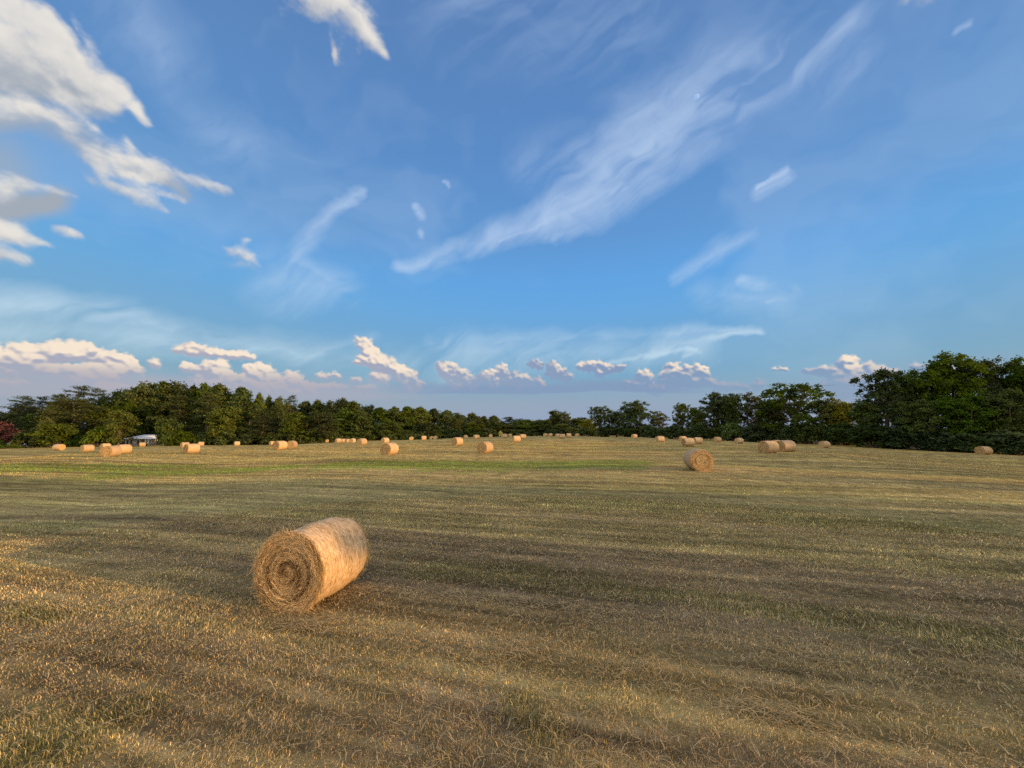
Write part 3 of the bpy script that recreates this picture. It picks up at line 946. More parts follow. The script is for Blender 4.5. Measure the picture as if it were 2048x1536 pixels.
# kind, centre x, width, top y (photo pixels), distance, label, group
TREES = [
 # --- wood on the lit side
 ('pine_o', 46, 46, 795, 150, 'dark pine with an open flat layered crown at the outer end of the wood', G_LEFT),
 ('pine_o', 80, 34, 795, 146, 'dark pine with a thick top next to the open flat layered pine', G_LEFT),
 ('pine_o', 103, 22, 806, 148, 'small dark pine top poking up between two bigger pines', G_LEFT),
 ('pine_b', 121, 42, 789, 140, 'dark pine shoulder just behind the broad sunlit pine', G_LEFT),
 ('pine_o', 158, 48, 775, 138, 'pine with the highest flat top, rising behind the broad sunlit pine', G_LEFT),
 ('pine_b', 157, 104, 799, 122, 'broad sunlit olive pine with two pale trunks showing below', G_LEFT),
 ('pine_o', 201, 36, 780, 150, 'slim pine with sky showing through, standing in the gap of the skyline', G_LEFT),
 ('oak_b', 236, 46, 782, 145, 'round leafy tree filling the skyline gap beside the slim pine', G_LEFT),
 ('oak_a', 285, 62, 768, 140, 'tall full crown, first of the high crowns above the house', G_LEFT),
 ('tall_a', 328, 44, 769, 142, 'bright tufted crown, second of the high crowns above the house', G_LEFT),
 ('oak_c', 372, 62, 769, 146, 'wide dark crown, third of the high crowns beyond the house', G_LEFT),
 ('oak_a', 412, 44, 771, 148, 'dark rounded crown behind the drooping brown pine', G_LEFT),
 ('pine_b', 360, 66, 792, 126, 'big olive pine with heavy drooping boughs beyond the house', G_LEFT),
 ('pine_b', 418, 60, 785, 128, 'brown tinged pine with long sweeping boughs and a bare pale limb', G_LEFT),
 ('tall_b', 440, 52, 774, 138, 'upright bright green crown between the brown tinged pine and a taller neighbour', G_LEFT),
 ('tall_a', 484, 46, 780, 138, 'big upright crown where the high skyline begins to fall', G_LEFT),
 ('tall_b', 519, 24, 791, 142, 'narrow crown on the falling skyline', G_LEFT),
 ('oak_b', 539, 24, 793, 150, 'small round crown beside the narrow one on the falling skyline', G_LEFT),
 ('oak_b', 562, 28, 795, 148, 'thin see-through crown next to the last tall pine', G_LEFT),
 ('pine_o', 582, 24, 793, 152, 'last tall pine, its ragged top standing clear against the sky', G_LEFT),
 ('tall_a', 500, 50, 808, 128, 'dense upright tree in the second rank below the falling skyline', G_LEFT),
 ('pine_b', 526, 56, 832, 122, 'low wide pine with flat boughs spreading over the hedge', G_LEFT),
 ('oak_c', 540, 44, 815, 132, 'dark tree between the low wide pine and the twin dark trees', G_LEFT),
 ('oak_a', 598, 58, 828, 126, 'first of twin dark round trees standing forward of the wood', G_LEFT),
 ('oak_c', 647, 56, 826, 128, 'second of twin dark round trees standing forward of the wood', G_LEFT),
 ('oak_b', 455, 60, 815, 122, 'full dark tree below the upright bright crowns, over the hedge', G_LEFT),
 ('oak_c', 316, 60, 800, 143, 'dark tree in the shade directly behind the house', G_LEFT),
 ('oak_b', 256, 62, 803, 134, 'dark tree between the skyline gap and the house', G_LEFT),
 ('oak_a', 208, 44, 822, 128, 'shadowed tree in the gap beside the broad sunlit pine', G_LEFT),
 ('oak_b', 246, 48, 822, 114, 'dense round olive tree partly covering the house', G_LEFT),
 ('oak_c', 80, 60, 826, 138, 'dark green tree behind the pointed bush', G_LEFT),
 ('oak_a', 20, 50, 826, 170, 'low distant tree at the very edge of the picture', G_LEFT),
 ('oak_a', -30, 70, 822, 160, 'tree cut by the edge of the picture', G_LEFT),
 ('oak_a', -110, 80, 812, 150, 'dark tree beyond the edge of the picture beside the low distant tree', G_LEFT),
 ('pine_b', -190, 80, 800, 140, 'broad pine beyond the edge of the picture', G_LEFT),
 ('oak_b', -280, 90, 806, 135, 'round tree beyond the edge of the picture past the broad pine', G_LEFT),
 ('oak_c', -380, 100, 800, 130, 'full tree well beyond the edge of the picture', G_LEFT),
 ('tall_a', -500, 90, 795, 125, 'upright tree well beyond the edge of the picture', G_LEFT),
 # --- bushes on the lit side
 ('bush_red', 12, 56, 847, 122, 'reddish brown leafed shrub above the white car', G_BUSH),
 ('bush_p', 97, 36, 832, 114, 'tall pointed green bush', G_BUSH),
 ('bush_a', 118, 68, 850, 111, 'wide round bush joined to the pointed bush', G_BUSH),
 ('bush_b', 60, 40, 860, 112, 'low green bush between the white car and the pointed bush', G_BUSH),
 ('bush_b', 202, 46, 854, 112, 'low round bush below the broad sunlit pine', G_BUSH),
 ('bush_a', 336, 44, 841, 114, 'tall olive bush next to the house, away from the round tree', G_BUSH),
 ('bush_b', 368, 40, 862, 115, 'dark low shrub behind the dark ended orange bale', G_BUSH),
 ('bush_b', 410, 50, 864, 120, 'low dark hedge shrub below the brown tinged pine', G_BUSH),
 ('bush_a', 455, 52, 862, 121, 'rounded hedge shrub below the full dark tree', G_BUSH),
 ('bush_b', 500, 54, 864, 122, 'light green hedge shrub behind the two small bales', G_BUSH),
 ('bush_a', 545, 48, 866, 122, 'hedge shrub behind the side by side bales', G_BUSH),
 ('bush_b', 287, 13, 884, 113, 'small dark shrub in front of the house wall', G_BUSH),
 ('bush_b', 150, 34, 872, 113, 'low dark shrub under the broad sunlit pine', G_BUSH),
 ('bush_b', 24, 30, 889, 108, 'weedy clump of green in front of the white car', G_BUSH),
 ('bush_b', -20, 50, 878, 110, 'low shrub at the very edge of the picture', G_BUSH),
 # --- far wood
 ('tall_a', 612, 30, 806, 160, 'rounded treetop just past the last tall pine', G_FAR),
 ('tall_b', 636, 30, 804, 160, 'pale leaved treetop over the second of the twin dark trees', G_FAR),
 ('oak_a', 680, 40, 800, 158, 'high dome of leaves where the far wood starts', G_FAR),
 ('tall_b', 706, 36, 806, 156, 'full crown next to the high dome of the far wood', G_FAR),
 ('oak_c', 732, 30, 812, 162, 'small round crown in the dip beyond the high dome', G_FAR),
 ('tall_a', 690, 40, 822, 146, 'front rank tree below the high dome of the far wood', G_FAR),
 ('tall_b', 725, 38, 826, 146, 'front rank tree above the cluster of five bales', G_FAR),
 ('tall_a', 760, 36, 818, 158, 'tall dark crown above the big mid-field bale', G_FAR),
 ('tall_b', 788, 34, 817, 160, 'even crown next to the one above the big mid-field bale', G_FAR),
 ('tall_a', 815, 34, 816, 162, 'jagged crown above the narrow upright bale', G_FAR),
 ('tall_b', 842, 32, 817, 164, 'jagged crown with a small spire in the far wood', G_FAR),
 ('tall_a', 868, 30, 820, 168, 'crown above the tiny touching bales', G_FAR),
 ('tall_b', 893, 30, 823, 170, 'sunlit crown above the mid-sized bale', G_FAR),
 ('oak_a', 918, 26, 827, 176, 'small rounded crown where the far wood sinks', G_FAR),
 ('tall_b', 908, 22, 838, 165, 'thin bright tree in the front rank above the mid-sized bale', G_FAR),
 ('oak_b', 946, 28, 826, 180, 'domed crown above the pinkish bale', G_FAR),
 ('tall_a', 968, 18, 834, 182, 'narrow crown in the low part of the far wood', G_FAR),
 ('tall_b', 988, 24, 833, 190, 'bright pointed crown next to the low saddle of the wood', G_FAR),
 ('pine_b', 1019, 40, 834, 196, 'brown tinged pine at the lowest part of the skyline', G_FAR),
 ('oak_c', 1050, 44, 839, 240, 'hazy low crown in the saddle, nearer the brown tinged far pine', G_FAR),
 ('oak_a', 1080, 44, 840, 240, 'hazy low crown in the middle of the saddle', G_FAR),
 ('oak_b', 1105, 40, 838, 235, 'hazy low crown where the saddle ends', G_FAR),
 ('oak_b', 1112, 30, 821, 190, 'round crown standing above the row of three far bales', G_FAR),
 ('loose_b', 1133, 20, 823, 190, 'thin see-through crown beside the round crown of the far row', G_FAR),
 ('oak_a', 1156, 40, 836, 182, 'low dark crown before the shaded side begins', G_FAR),
 ('oak_y', 1181, 26, 838, 160, 'yellow green tree catching the sun in the far corner', G_FAR),
 ('bush_y', 1001, 8, 861, 150, 'tiny pale yellow shrub standing by an orange bale', G_BUSH),
 ('oak_c', 1005, 44, 846, 184, 'dark front tree behind the pale yellow shrub', G_FAR),
 ('oak_a', 1045, 46, 850, 186, 'dark front tree behind the grey shaded bale', G_FAR),
 ('oak_c', 1085, 46, 850, 184, 'dark front tree behind the pale low bale', G_FAR),
 ('oak_b', 1125, 46, 848, 178, 'dark front tree behind the far row of three bales', G_FAR),
 ('oak_a', 780, 44, 842, 148, 'shadowed tree low in the far wood behind the big mid-field bale', G_FAR),
 ('oak_c', 850, 44, 846, 156, 'shadowed tree low in the far wood behind the narrow upright bale', G_FAR),
 ('oak_b', 945, 40, 846, 172, 'shadowed tree low in the far wood behind the pinkish bale', G_FAR),
 # --- shaded tree line
 ('loose_a', 1200, 48, 810, 150, 'dark open crowned tree starting the shaded tree line', G_RIGHT),
 ('oak_c', 1232, 40, 823, 146, 'low dark tree between the open crowned one and the domed one', G_RIGHT),
 ('big_a', 1276, 62, 802, 138, 'dark dome shaped tree alone on the skyline', G_RIGHT),
 ('loose_b', 1318, 40, 822, 134, 'ragged low tree in the dip after the domed tree', G_RIGHT),
 ('loose_a', 1362, 42, 804, 126, 'upright tree with clear spaces between its boughs in the dip', G_RIGHT),
 ('big_b', 1390, 36, 815, 124, 'round shoulder of dark leaves beside the upright spaced tree', G_RIGHT),
 ('big_a', 1428, 64, 786, 116, 'full dark tree where the skyline steps up', G_RIGHT),
 ('big_b', 1466, 46, 789, 112, 'dark crown joined to the full tree on the step of the skyline', G_RIGHT),
 ('loose_b', 1506, 58, 785, 110, 'thin leaved tree with its pale branches showing', G_RIGHT),
 ('loose_a', 1582, 118, 763, 100, 'wide spreading tree with an open feathery crown above the shaded pair of bales', G_RIGHT),
 ('big_b', 1540, 60, 800, 106, 'dark lower tree under the edge of the wide spreading tree', G_RIGHT),
 ('oak_g', 1645, 54, 798, 97, 'sunlit yellow green tree below the wide spreading one', G_RIGHT),
 ('oak_g', 1684, 60, 804, 93, 'sunlit yellow green tree at the foot of the tall dark ones', G_RIGHT),
 ('big_b', 1735, 60, 800, 86, 'dark leafy tree below the airy tall tree', G_RIGHT),
 ('loose_c', 1766, 92, 736, 84, 'airy tall tree with sky showing all through its crown', G_RIGHT),
 ('big_a', 1830, 90, 742, 82, 'dense tall tree between the airy tree and the highest crown', G_RIGHT),
 ('big_b', 1890, 112, 711, 78, 'highest crown of the shaded tree line', G_RIGHT),
 ('loose_c', 1966, 84, 715, 76, 'umbrella shaped open crown next to the highest crown', G_RIGHT),
 ('big_a', 2040, 90, 718, 74, 'tall tree cut by the edge of the picture above the last bale', G_RIGHT),
 ('big_b', 1930, 90, 790, 72, 'dark lower tree under the umbrella shaped crown', G_RIGHT),
 ('big_b', 2010, 90, 780, 70, 'dark lower tree over the last dull bale', G_RIGHT),
 ('big_a', 1850, 80, 800, 76, 'dark lower tree under the dense tall tree', G_RIGHT),
 ('big_a', 2100, 100, 726, 70, 'tall tree just beyond the edge of the picture', G_RIGHT),
 # hedge in the shade
 ('bush_d', 1215, 44, 852, 142, 'dark hedge shrub below the open crowned tree', G_BUSH),
 ('bush_d', 1258, 44, 852, 136, 'dark hedge shrub below the domed tree', G_BUSH),
 ('bush_e', 1300, 46, 852, 130, 'dark hedge shrub behind the lone grey shaded bale', G_BUSH),
 ('bush_d', 1345, 50, 850, 124, 'bluish hedge shrub arching behind the pink lit bale', G_BUSH),
 ('bush_e', 1395, 50, 852, 120, 'dark hedge shrub just past the pink lit bale', G_BUSH),
 ('bush_d', 1440, 52, 848, 112, 'dark hedge shrub behind the first lone grey bale by the hedge', G_BUSH),
 ('bush_g', 1462, 46, 846, 108, 'fresh green hedge shrub behind the second lone grey bale by the hedge', G_BUSH),
 ('bush_e', 1510, 56, 850, 104, 'dark hedge shrub before the thin leaved tree', G_BUSH),
 ('bush_d', 1565, 60, 848, 100, 'dark hedge shrub behind the shaded pair of bales', G_BUSH),
 ('bush_g', 1620, 60, 846, 95, 'green hedge shrub behind the dull low bale', G_BUSH),
 ('bush_d', 1680, 64, 846, 90, 'dark hedge shrub below the lower yellow green tree', G_BUSH),
 ('bush_e', 1740, 70, 850, 82, 'black green hedge shrub below the airy tall tree', G_BUSH),
 ('bush_d', 1805, 74, 852, 78, 'black green hedge shrub below the dense tall tree', G_BUSH),
 ('bush_e', 1872, 80, 858, 74, 'bluish hedge shrub below the highest crown', G_BUSH),
 ('bush_d', 1940, 84, 862, 70, 'dark hedge shrub just before the last dull bale', G_BUSH),
 ('bush_e', 2015, 90, 862, 67, 'dark hedge shrub at the edge of the picture past the last bale', G_BUSH),
 # second rank, mostly hidden
 ('oak_a', 620, 40, 812, 173, 'hidden rear tree of the far wood, its top just filling the gaps between nearer crowns', 'rear trees of the far wood'),
 ('oak_c', 658, 40, 812, 177, 'hidden rear tree of the far wood, its top just filling the gaps between nearer crowns', 'rear trees of the far wood'),
 ('tall_a', 698, 40, 808, 181, 'hidden rear tree of the far wood, its top just filling the gaps between nearer crowns', 'rear trees of the far wood'),
 ('oak_a', 738, 40, 818, 185, 'hidden rear tree of the far wood, its top just filling the gaps between nearer crowns', 'rear trees of the far wood'),
 ('oak_c', 778, 40, 824, 189, 'hidden rear tree of the far wood, its top just filling the gaps between nearer crowns', 'rear trees of the far wood'),
 ('tall_a', 813, 40, 823, 192, 'hidden rear tree of the far wood, its top just filling the gaps between nearer crowns', 'rear trees of the far wood'),
 ('oak_a', 853, 40, 825, 196, 'hidden rear tree of the far wood, its top just filling the gaps between nearer crowns', 'rear trees of the far wood'),
 ('oak_c', 888, 40, 829, 200, 'hidden rear tree of the far wood, its top just filling the gaps between nearer crowns', 'rear trees of the far wood'),
 ('tall_a', 923, 40, 834, 203, 'hidden rear tree of the far wood, its top just filling the gaps between nearer crowns', 'rear trees of the far wood'),
 ('oak_a', 963, 40, 836, 207, 'hidden rear tree of the far wood, its top just filling the gaps between nearer crowns', 'rear trees of the far wood'),
 ('oak_c', 998, 40, 842, 211, 'hidden rear tree of the far wood, its top just filling the gaps between nearer crowns', 'rear trees of the far wood'),
 ('tall_a', 1038, 40, 843, 215, 'hidden rear tree of the far wood, its top just filling the gaps between nearer crowns', 'rear trees of the far wood'),
 ('oak_c', 60, 56, 812, 165, 'hidden rear tree of the lit wood, its top just filling the gaps between nearer crowns', 'rear trees of the lit wood'),
 ('oak_c', 130, 56, 806, 160, 'hidden rear tree of the lit wood, its top just filling the gaps between nearer crowns', 'rear trees of the lit wood'),
 ('oak_c', 190, 56, 806, 162, 'hidden rear tree of the lit wood, its top just filling the gaps between nearer crowns', 'rear trees of the lit wood'),
 ('oak_c', 270, 56, 786, 160, 'hidden rear tree of the lit wood, its top just filling the gaps between nearer crowns', 'rear trees of the lit wood'),
 ('oak_c', 330, 56, 785, 162, 'hidden rear tree of the lit wood, its top just filling the gaps between nearer crowns', 'rear trees of the lit wood'),
 ('oak_c', 392, 56, 785, 164, 'hidden rear tree of the lit wood, its top just filling the gaps between nearer crowns', 'rear trees of the lit wood'),
 ('oak_c', 450, 56, 790, 164, 'hidden rear tree of the lit wood, its top just filling the gaps between nearer crowns', 'rear trees of the lit wood'),
 ('oak_c', 500, 56, 800, 164, 'hidden rear tree of the lit wood, its top just filling the gaps between nearer crowns', 'rear trees of the lit wood'),
 ('oak_c', 548, 56, 808, 166, 'hidden rear tree of the lit wood, its top just filling the gaps between nearer crowns', 'rear trees of the lit wood'),
 ('oak_c', 580, 56, 812, 168, 'hidden rear tree of the lit wood, its top just filling the gaps between nearer crowns', 'rear trees of the lit wood'),
 ('bush_b', 590, 40, 864, 124, 'low dark undergrowth shrub at the foot of the far wood', 'undergrowth at the foot of the far wood'),
 ('bush_b', 625, 40, 862, 126, 'low dark undergrowth shrub at the foot of the far wood', 'undergrowth at the foot of the far wood'),
 ('bush_b', 668, 40, 862, 140, 'low dark undergrowth shrub at the foot of the far wood', 'undergrowth at the foot of the far wood'),
 ('bush_b', 700, 40, 862, 143, 'low dark undergrowth shrub at the foot of the far wood', 'undergrowth at the foot of the far wood'),
 ('bush_b', 735, 40, 861, 145, 'low dark undergrowth shrub at the foot of the far wood', 'undergrowth at the foot of the far wood'),
 ('bush_b', 770, 40, 860, 146, 'low dark undergrowth shrub at the foot of the far wood', 'undergrowth at the foot of the far wood'),
 ('bush_b', 805, 40, 859, 150, 'low dark undergrowth shrub at the foot of the far wood', 'undergrowth at the foot of the far wood'),
 ('bush_b', 838, 40, 858, 154, 'low dark undergrowth shrub at the foot of the far wood', 'undergrowth at the foot of the far wood'),
 ('bush_b', 872, 40, 858, 158, 'low dark undergrowth shrub at the foot of the far wood', 'undergrowth at the foot of the far wood'),
 ('bush_b', 905, 40, 857, 163, 'low dark undergrowth shrub at the foot of the far wood', 'undergrowth at the foot of the far wood'),
 ('bush_b', 940, 40, 856, 168, 'low dark undergrowth shrub at the foot of the far wood', 'undergrowth at the foot of the far wood'),
 ('bush_b', 975, 40, 856, 174, 'low dark undergrowth shrub at the foot of the far wood', 'undergrowth at the foot of the far wood'),
 ('bush_b', 1030, 40, 858, 182, 'low dark undergrowth shrub at the foot of the far wood', 'undergrowth at the foot of the far wood'),
 ('bush_b', 1065, 40, 858, 182, 'low dark undergrowth shrub at the foot of the far wood', 'undergrowth at the foot of the far wood'),
 ('bush_b', 1105, 40, 857, 176, 'low dark undergrowth shrub at the foot of the far wood', 'undergrowth at the foot of the far wood'),
 ('bush_b', 1140, 40, 856, 172, 'low dark undergrowth shrub at the foot of the far wood', 'undergrowth at the foot of the far wood'),
 ('bush_b', 1175, 40, 855, 156, 'low dark undergrowth shrub at the foot of the far wood', 'undergrowth at the foot of the far wood'),
]
# trees beside and behind the viewpoint (outside the frame) whose shade lies on the field: x, row offset, height, width, kind
SHADE = [
 (40, 7.5, 6.3, 4.4, 'big_b'), (43, 9.6, 15.2, 8.0, 'round'), (47, 10.6, 15.8, 8.0, 'round'), (42, 9.3, 13.5, 5.6, 'tall_a'), (46, 9.7, 13.5, 5.8, 'tall_b'), (45, 12.4, 14.0, 6.5, 'big_b'), (47, 15.0, 9.5, 6.6, 'big_a'), (50, 17.4, 5.6, 4.6, 'big_b'),
 (70, 23.3, 10.2, 4.6, 'big_a'), (72, 30.6, 11.0, 5.4, 'big_b'), (72, 34.4, 11.5, 6.4, 'big_a'), (73, 38.2, 12.0, 6.4, 'big_b'), (74, 42.0, 11.0, 6.4, 'big_a'), (75, 45.6, 11.5, 5.6, 'big_b'),
 (76, 52.0, 12.0, 6.0, 'big_a'), (78, 56.0, 12.0, 6.6, 'big_b'), (82, 60.5, 12.5, 7.0, 'big_a'), (86, 65.5, 12.5, 7.5, 'big_b'), (88, 70.5, 12.5, 7.5, 'big_a'), (90, 76, 12.5, 8, 'big_b'), (93, 81.5, 12.5, 8, 'big_a'), (95, 87, 12, 7, 'big_b'),
]


def build_trees():
    global BARK, FOL
    m, nt, b = new_mat('bark', 0.95, 0.05)
    tc = nd(nt, 'ShaderNodeTexCoord')
    v = noise(nt, tc.outputs['Object'], 3.0, 4)
    nt.links.new(ramp(nt, v, [(0.3, (0.055, 0.042, 0.032)), (0.7, (0.17, 0.135, 0.10))]), b.inputs['Base Color'])
    BARK = m
    FOL = leafy('tree_leaves', 0.36, gain=(1.42, 1.36, 1.40), rnd=1.0)
    kinds = {
        'oak_a': lambda: broadleaf(1), 'oak_b': lambda: broadleaf(2, nl=11, base=(0.066, 0.088, 0.020)), 'oak_c': lambda: broadleaf(5, nl=15, base=(0.050, 0.072, 0.020)),
        'oak_y': lambda: broadleaf(6, base=(0.16, 0.15, 0.02)), 'oak_g': lambda: broadleaf(8, n=14000, leaf=0.2, base=(0.115, 0.125, 0.020)),
        'tall_a': lambda: tall_crown(21), 'tall_b': lambda: tall_crown(22, W=6.5, base=(0.074, 0.098, 0.024)),
        'pine_o': lambda: pine(31, bare=0.42, n=4200, W=7, taper=0.35), 'pine_b': lambda: pine(32, bare=0.16, n=9000, W=9, base=(0.064, 0.078, 0.022)),
        'big_a': lambda: broadleaf(41, H=15, W=10, n=19000, leaf=0.19, nl=20, low=0.05, base=(0.054, 0.086, 0.018)),
        'big_b': lambda: broadleaf(43, H=15, W=10, n=19000, leaf=0.19, nl=18, low=0.05, base=(0.060, 0.094, 0.020)),
        'loose_a': lambda: broadleaf(51, H=14, W=11, n=9500, leaf=0.19, nl=24, low=0.20, loose=1, base=(0.056, 0.080, 0.018)),
        'loose_b': lambda: broadleaf(52, H=14, W=9, n=6500, leaf=0.20, nl=20, low=0.15, loose=1, base=(0.078, 0.088, 0.024)),
        'loose_c': lambda: broadleaf(53, H=15, W=9, n=11000, leaf=0.17, nl=26, low=0.22, loose=1, base=(0.050, 0.074, 0.016)),
        'round': lambda: broadleaf(71, H=14, W=9, n=20000, leaf=0.24, nl=18, low=0.66, dome=0.1, base=(0.05, 0.075, 0.018)),
        'bush_a': lambda: bush(61), 'bush_b': lambda: bush(62, H=3, W=5, base=(0.056, 0.082, 0.020)),
        'bush_p': lambda: bush(63, H=7, W=5, n=6500, point=1.0, base=(0.085, 0.105, 0.022)), 'bush_red': lambda: bush(64, base=(0.125, 0.050, 0.026)),
        'bush_y': lambda: bush(65, base=(0.42, 0.36, 0.13), n=900), 'bush_d': lambda: bush(66, base=(0.040, 0.064, 0.022), n=6500),
        'bush_e': lambda: bush(67, base=(0.044, 0.068, 0.026), n=6500), 'bush_g': lambda: bush(68, base=(0.062, 0.105, 0.020), n=6500),
    }
    made = {}
    rng = random.Random(11)

    def put(kind, x, y, h, w, label, group):
        if kind not in made: made[kind] = kinds[kind]()
        tm, cm, H, W = made[kind]
        nm = 'pine_tree' if kind.startswith('pine') else 'shrub' if kind.startswith('bush') else 'broadleaf_tree'
        cat = {'pine_tree': 'pine tree', 'shrub': 'shrub'}.get(nm, 'tree')
        o = empty(nm, (x, y, gz(x, y) - 0.05), rng.uniform(0, 6.28))
        o.scale = (w / W, w / W, h / H)
        tag(o, label, cat, group)
        obj('stem' if nm == 'shrub' else 'trunk', tm, o)
        obj('foliage' if nm == 'shrub' else 'crown', cm, o)
        return o

    for kind, px, wpx, top, d, label, grp in TREES:
        p = at(px, top, d)
        x, y = float(p[0]), float(p[1])
        h = float(p[2]) - gz(x, y)
        k = 1.42 if grp == G_FAR else 1.22 if grp == G_LEFT else 1.15
        if kind.startswith('pine'): k = 1.12
        put(kind, x, y, max(h, 0.8) * 1.02, wpx * d / F * k, label, grp)
    for i, (x, c, h, w, kind) in enumerate(SHADE):
        y = c - 0.3353 * x
        put(kind, x, y, h, w, 'tall dark tree standing beyond the edge of the picture, shading the field', 'trees shading the field from outside the picture')

# ------------------------------------------------------------------ house, car, moon
def box(x0, x1, y0, y1, z0, z1):
    V = np.array([(x, y, z) for z in (z0, z1) for y in (y0, y1) for x in (x0, x1)], float)
    f = np.array([(0, 2, 3, 1), (4, 5, 7, 6), (0, 1, 5, 4), (2, 6, 7, 3), (0, 4, 6, 2), (1, 3, 7, 5)])
    return V, f


def boxes(lst):
    V = []; Fs = []; n = 0
    for b in lst:
        v, f = box(*b); V.append(v); Fs.append(f + n); n += len(v)
    return np.concatenate(V), [np.concatenate(Fs)]


def plain(name, c, rough=0.6, spec=0.3, var=0.12, scale=6.0, metal=0.0):
    m, nt, b = new_mat(name, rough, spec)
    tc = nd(nt, 'ShaderNodeTexCoord')
    v = noise(nt, tc.outputs['Object'], scale, 4)
    c1 = tuple(x * (1 - var * 2) for x in c)
    nt.links.new(ramp(nt, v, [(0.3, c1), (0.65, c)]), b.inputs['Base Color'])
    b.inputs['Metallic'].default_value = metal
    return m


def build_house():
    d = 120.0
    top = at(284, 869.6, d)
    x = float(top[0]); y = float(top[1])
    g = gz(x, y)
    H = float(top[2]) - g
    root = empty('house', (x, y, g), R(-8))
    tag(root, 'small pale house with a light grey metal roof among the trees', 'house')
    W = 8.4; D = 6.0; rise = 1.15; wh = H - rise
    x0, x1 = -5.0, 3.4
    wall = plain('house_wall_paint', (0.74, 0.70, 0.60), 0.8)
    roofm = plain('metal_roof', (0.72, 0.74, 0.80), 0.5, 0.4)
    white = plain('white_trim', (0.75, 0.73, 0.68))
    glass, nt, b = new_mat('window_glass', 0.12, 0.5); b.inputs['Base Color'].default_value = (0.03, 0.035, 0.04, 1)
    obj('wall', mesh_np('house_wall', *boxes([(x0 + .4, x1 - 1.6, 0, D, 0, wh)]), wall), root)
    o = 0.35
    V = np.array([(x0 - o, -0.6 - o, wh), (x1 + o, -0.6 - o, wh), (x1 + o, D + o, wh), (x0 - o, D + o, wh),
                  (x0 - o, -0.6 - o, wh - .14), (x1 + o, -0.6 - o, wh - .14), (x1 + o, D + o, wh - .14), (x0 - o, D + o, wh - .14),
                  (x0 + 2.2, D / 2, H), (x1 - 2.8, D / 2, H)])
    q = np.array([(4, 7, 6, 5), (0, 4, 5, 1), (1, 5, 6, 2), (2, 6, 7, 3), (3, 7, 4, 0), (0, 1, 9, 8), (2, 3, 8, 9)])
    t = np.array([(1, 2, 9), (3, 0, 8)])
    obj('roof', mesh_np('house_roof', V, [q, t], roofm), root)
    for wx in (x0 + 1.4, x0 + 3.9):
        fr = obj('window', mesh_np('house_window', *boxes([(wx - .5, wx + .5, -.05, -.003, wh - 1.7, wh - .5)]), white), root)
        obj('pane', mesh_np('house_pane', *boxes([(wx - .4, wx - .03, -.07, -.052, wh - 1.6, wh - .6), (wx + .03, wx + .4, -.07, -.052, wh - 1.6, wh - .6)]), glass), fr)
    obj('door', mesh_np('house_door', *boxes([(x0 + 5.2, x0 + 6.1, -.06, -.003, 0.1, min(2.15, wh - .2))]), plain('door_paint', (0.30, 0.20, 0.12))), root)
    for px_ in (x1 - 0.1, x1 - 1.3, x0 + 0.1):
        obj('porch_post', mesh_np('house_post', *boxes([(px_ - .09, px_ + .09, -.6, -.42, 0, wh - .143)]), white), root)
    obj('porch_floor', mesh_np('house_porch', *boxes([(x0, x1, -.9, -.004, -.3, 0.12)]), plain('porch_boards', (0.34, 0.30, 0.25))), root)
    obj('railing', mesh_np('house_railing', *boxes([(x1 - 1.2, x1 - .2, -.53, -.49, .85, .92)] + [(x1 - 1.15 + i * .13, x1 - 1.11 + i * .13, -.53, -.49, .13, .85) for i in range(8)]), white), root)


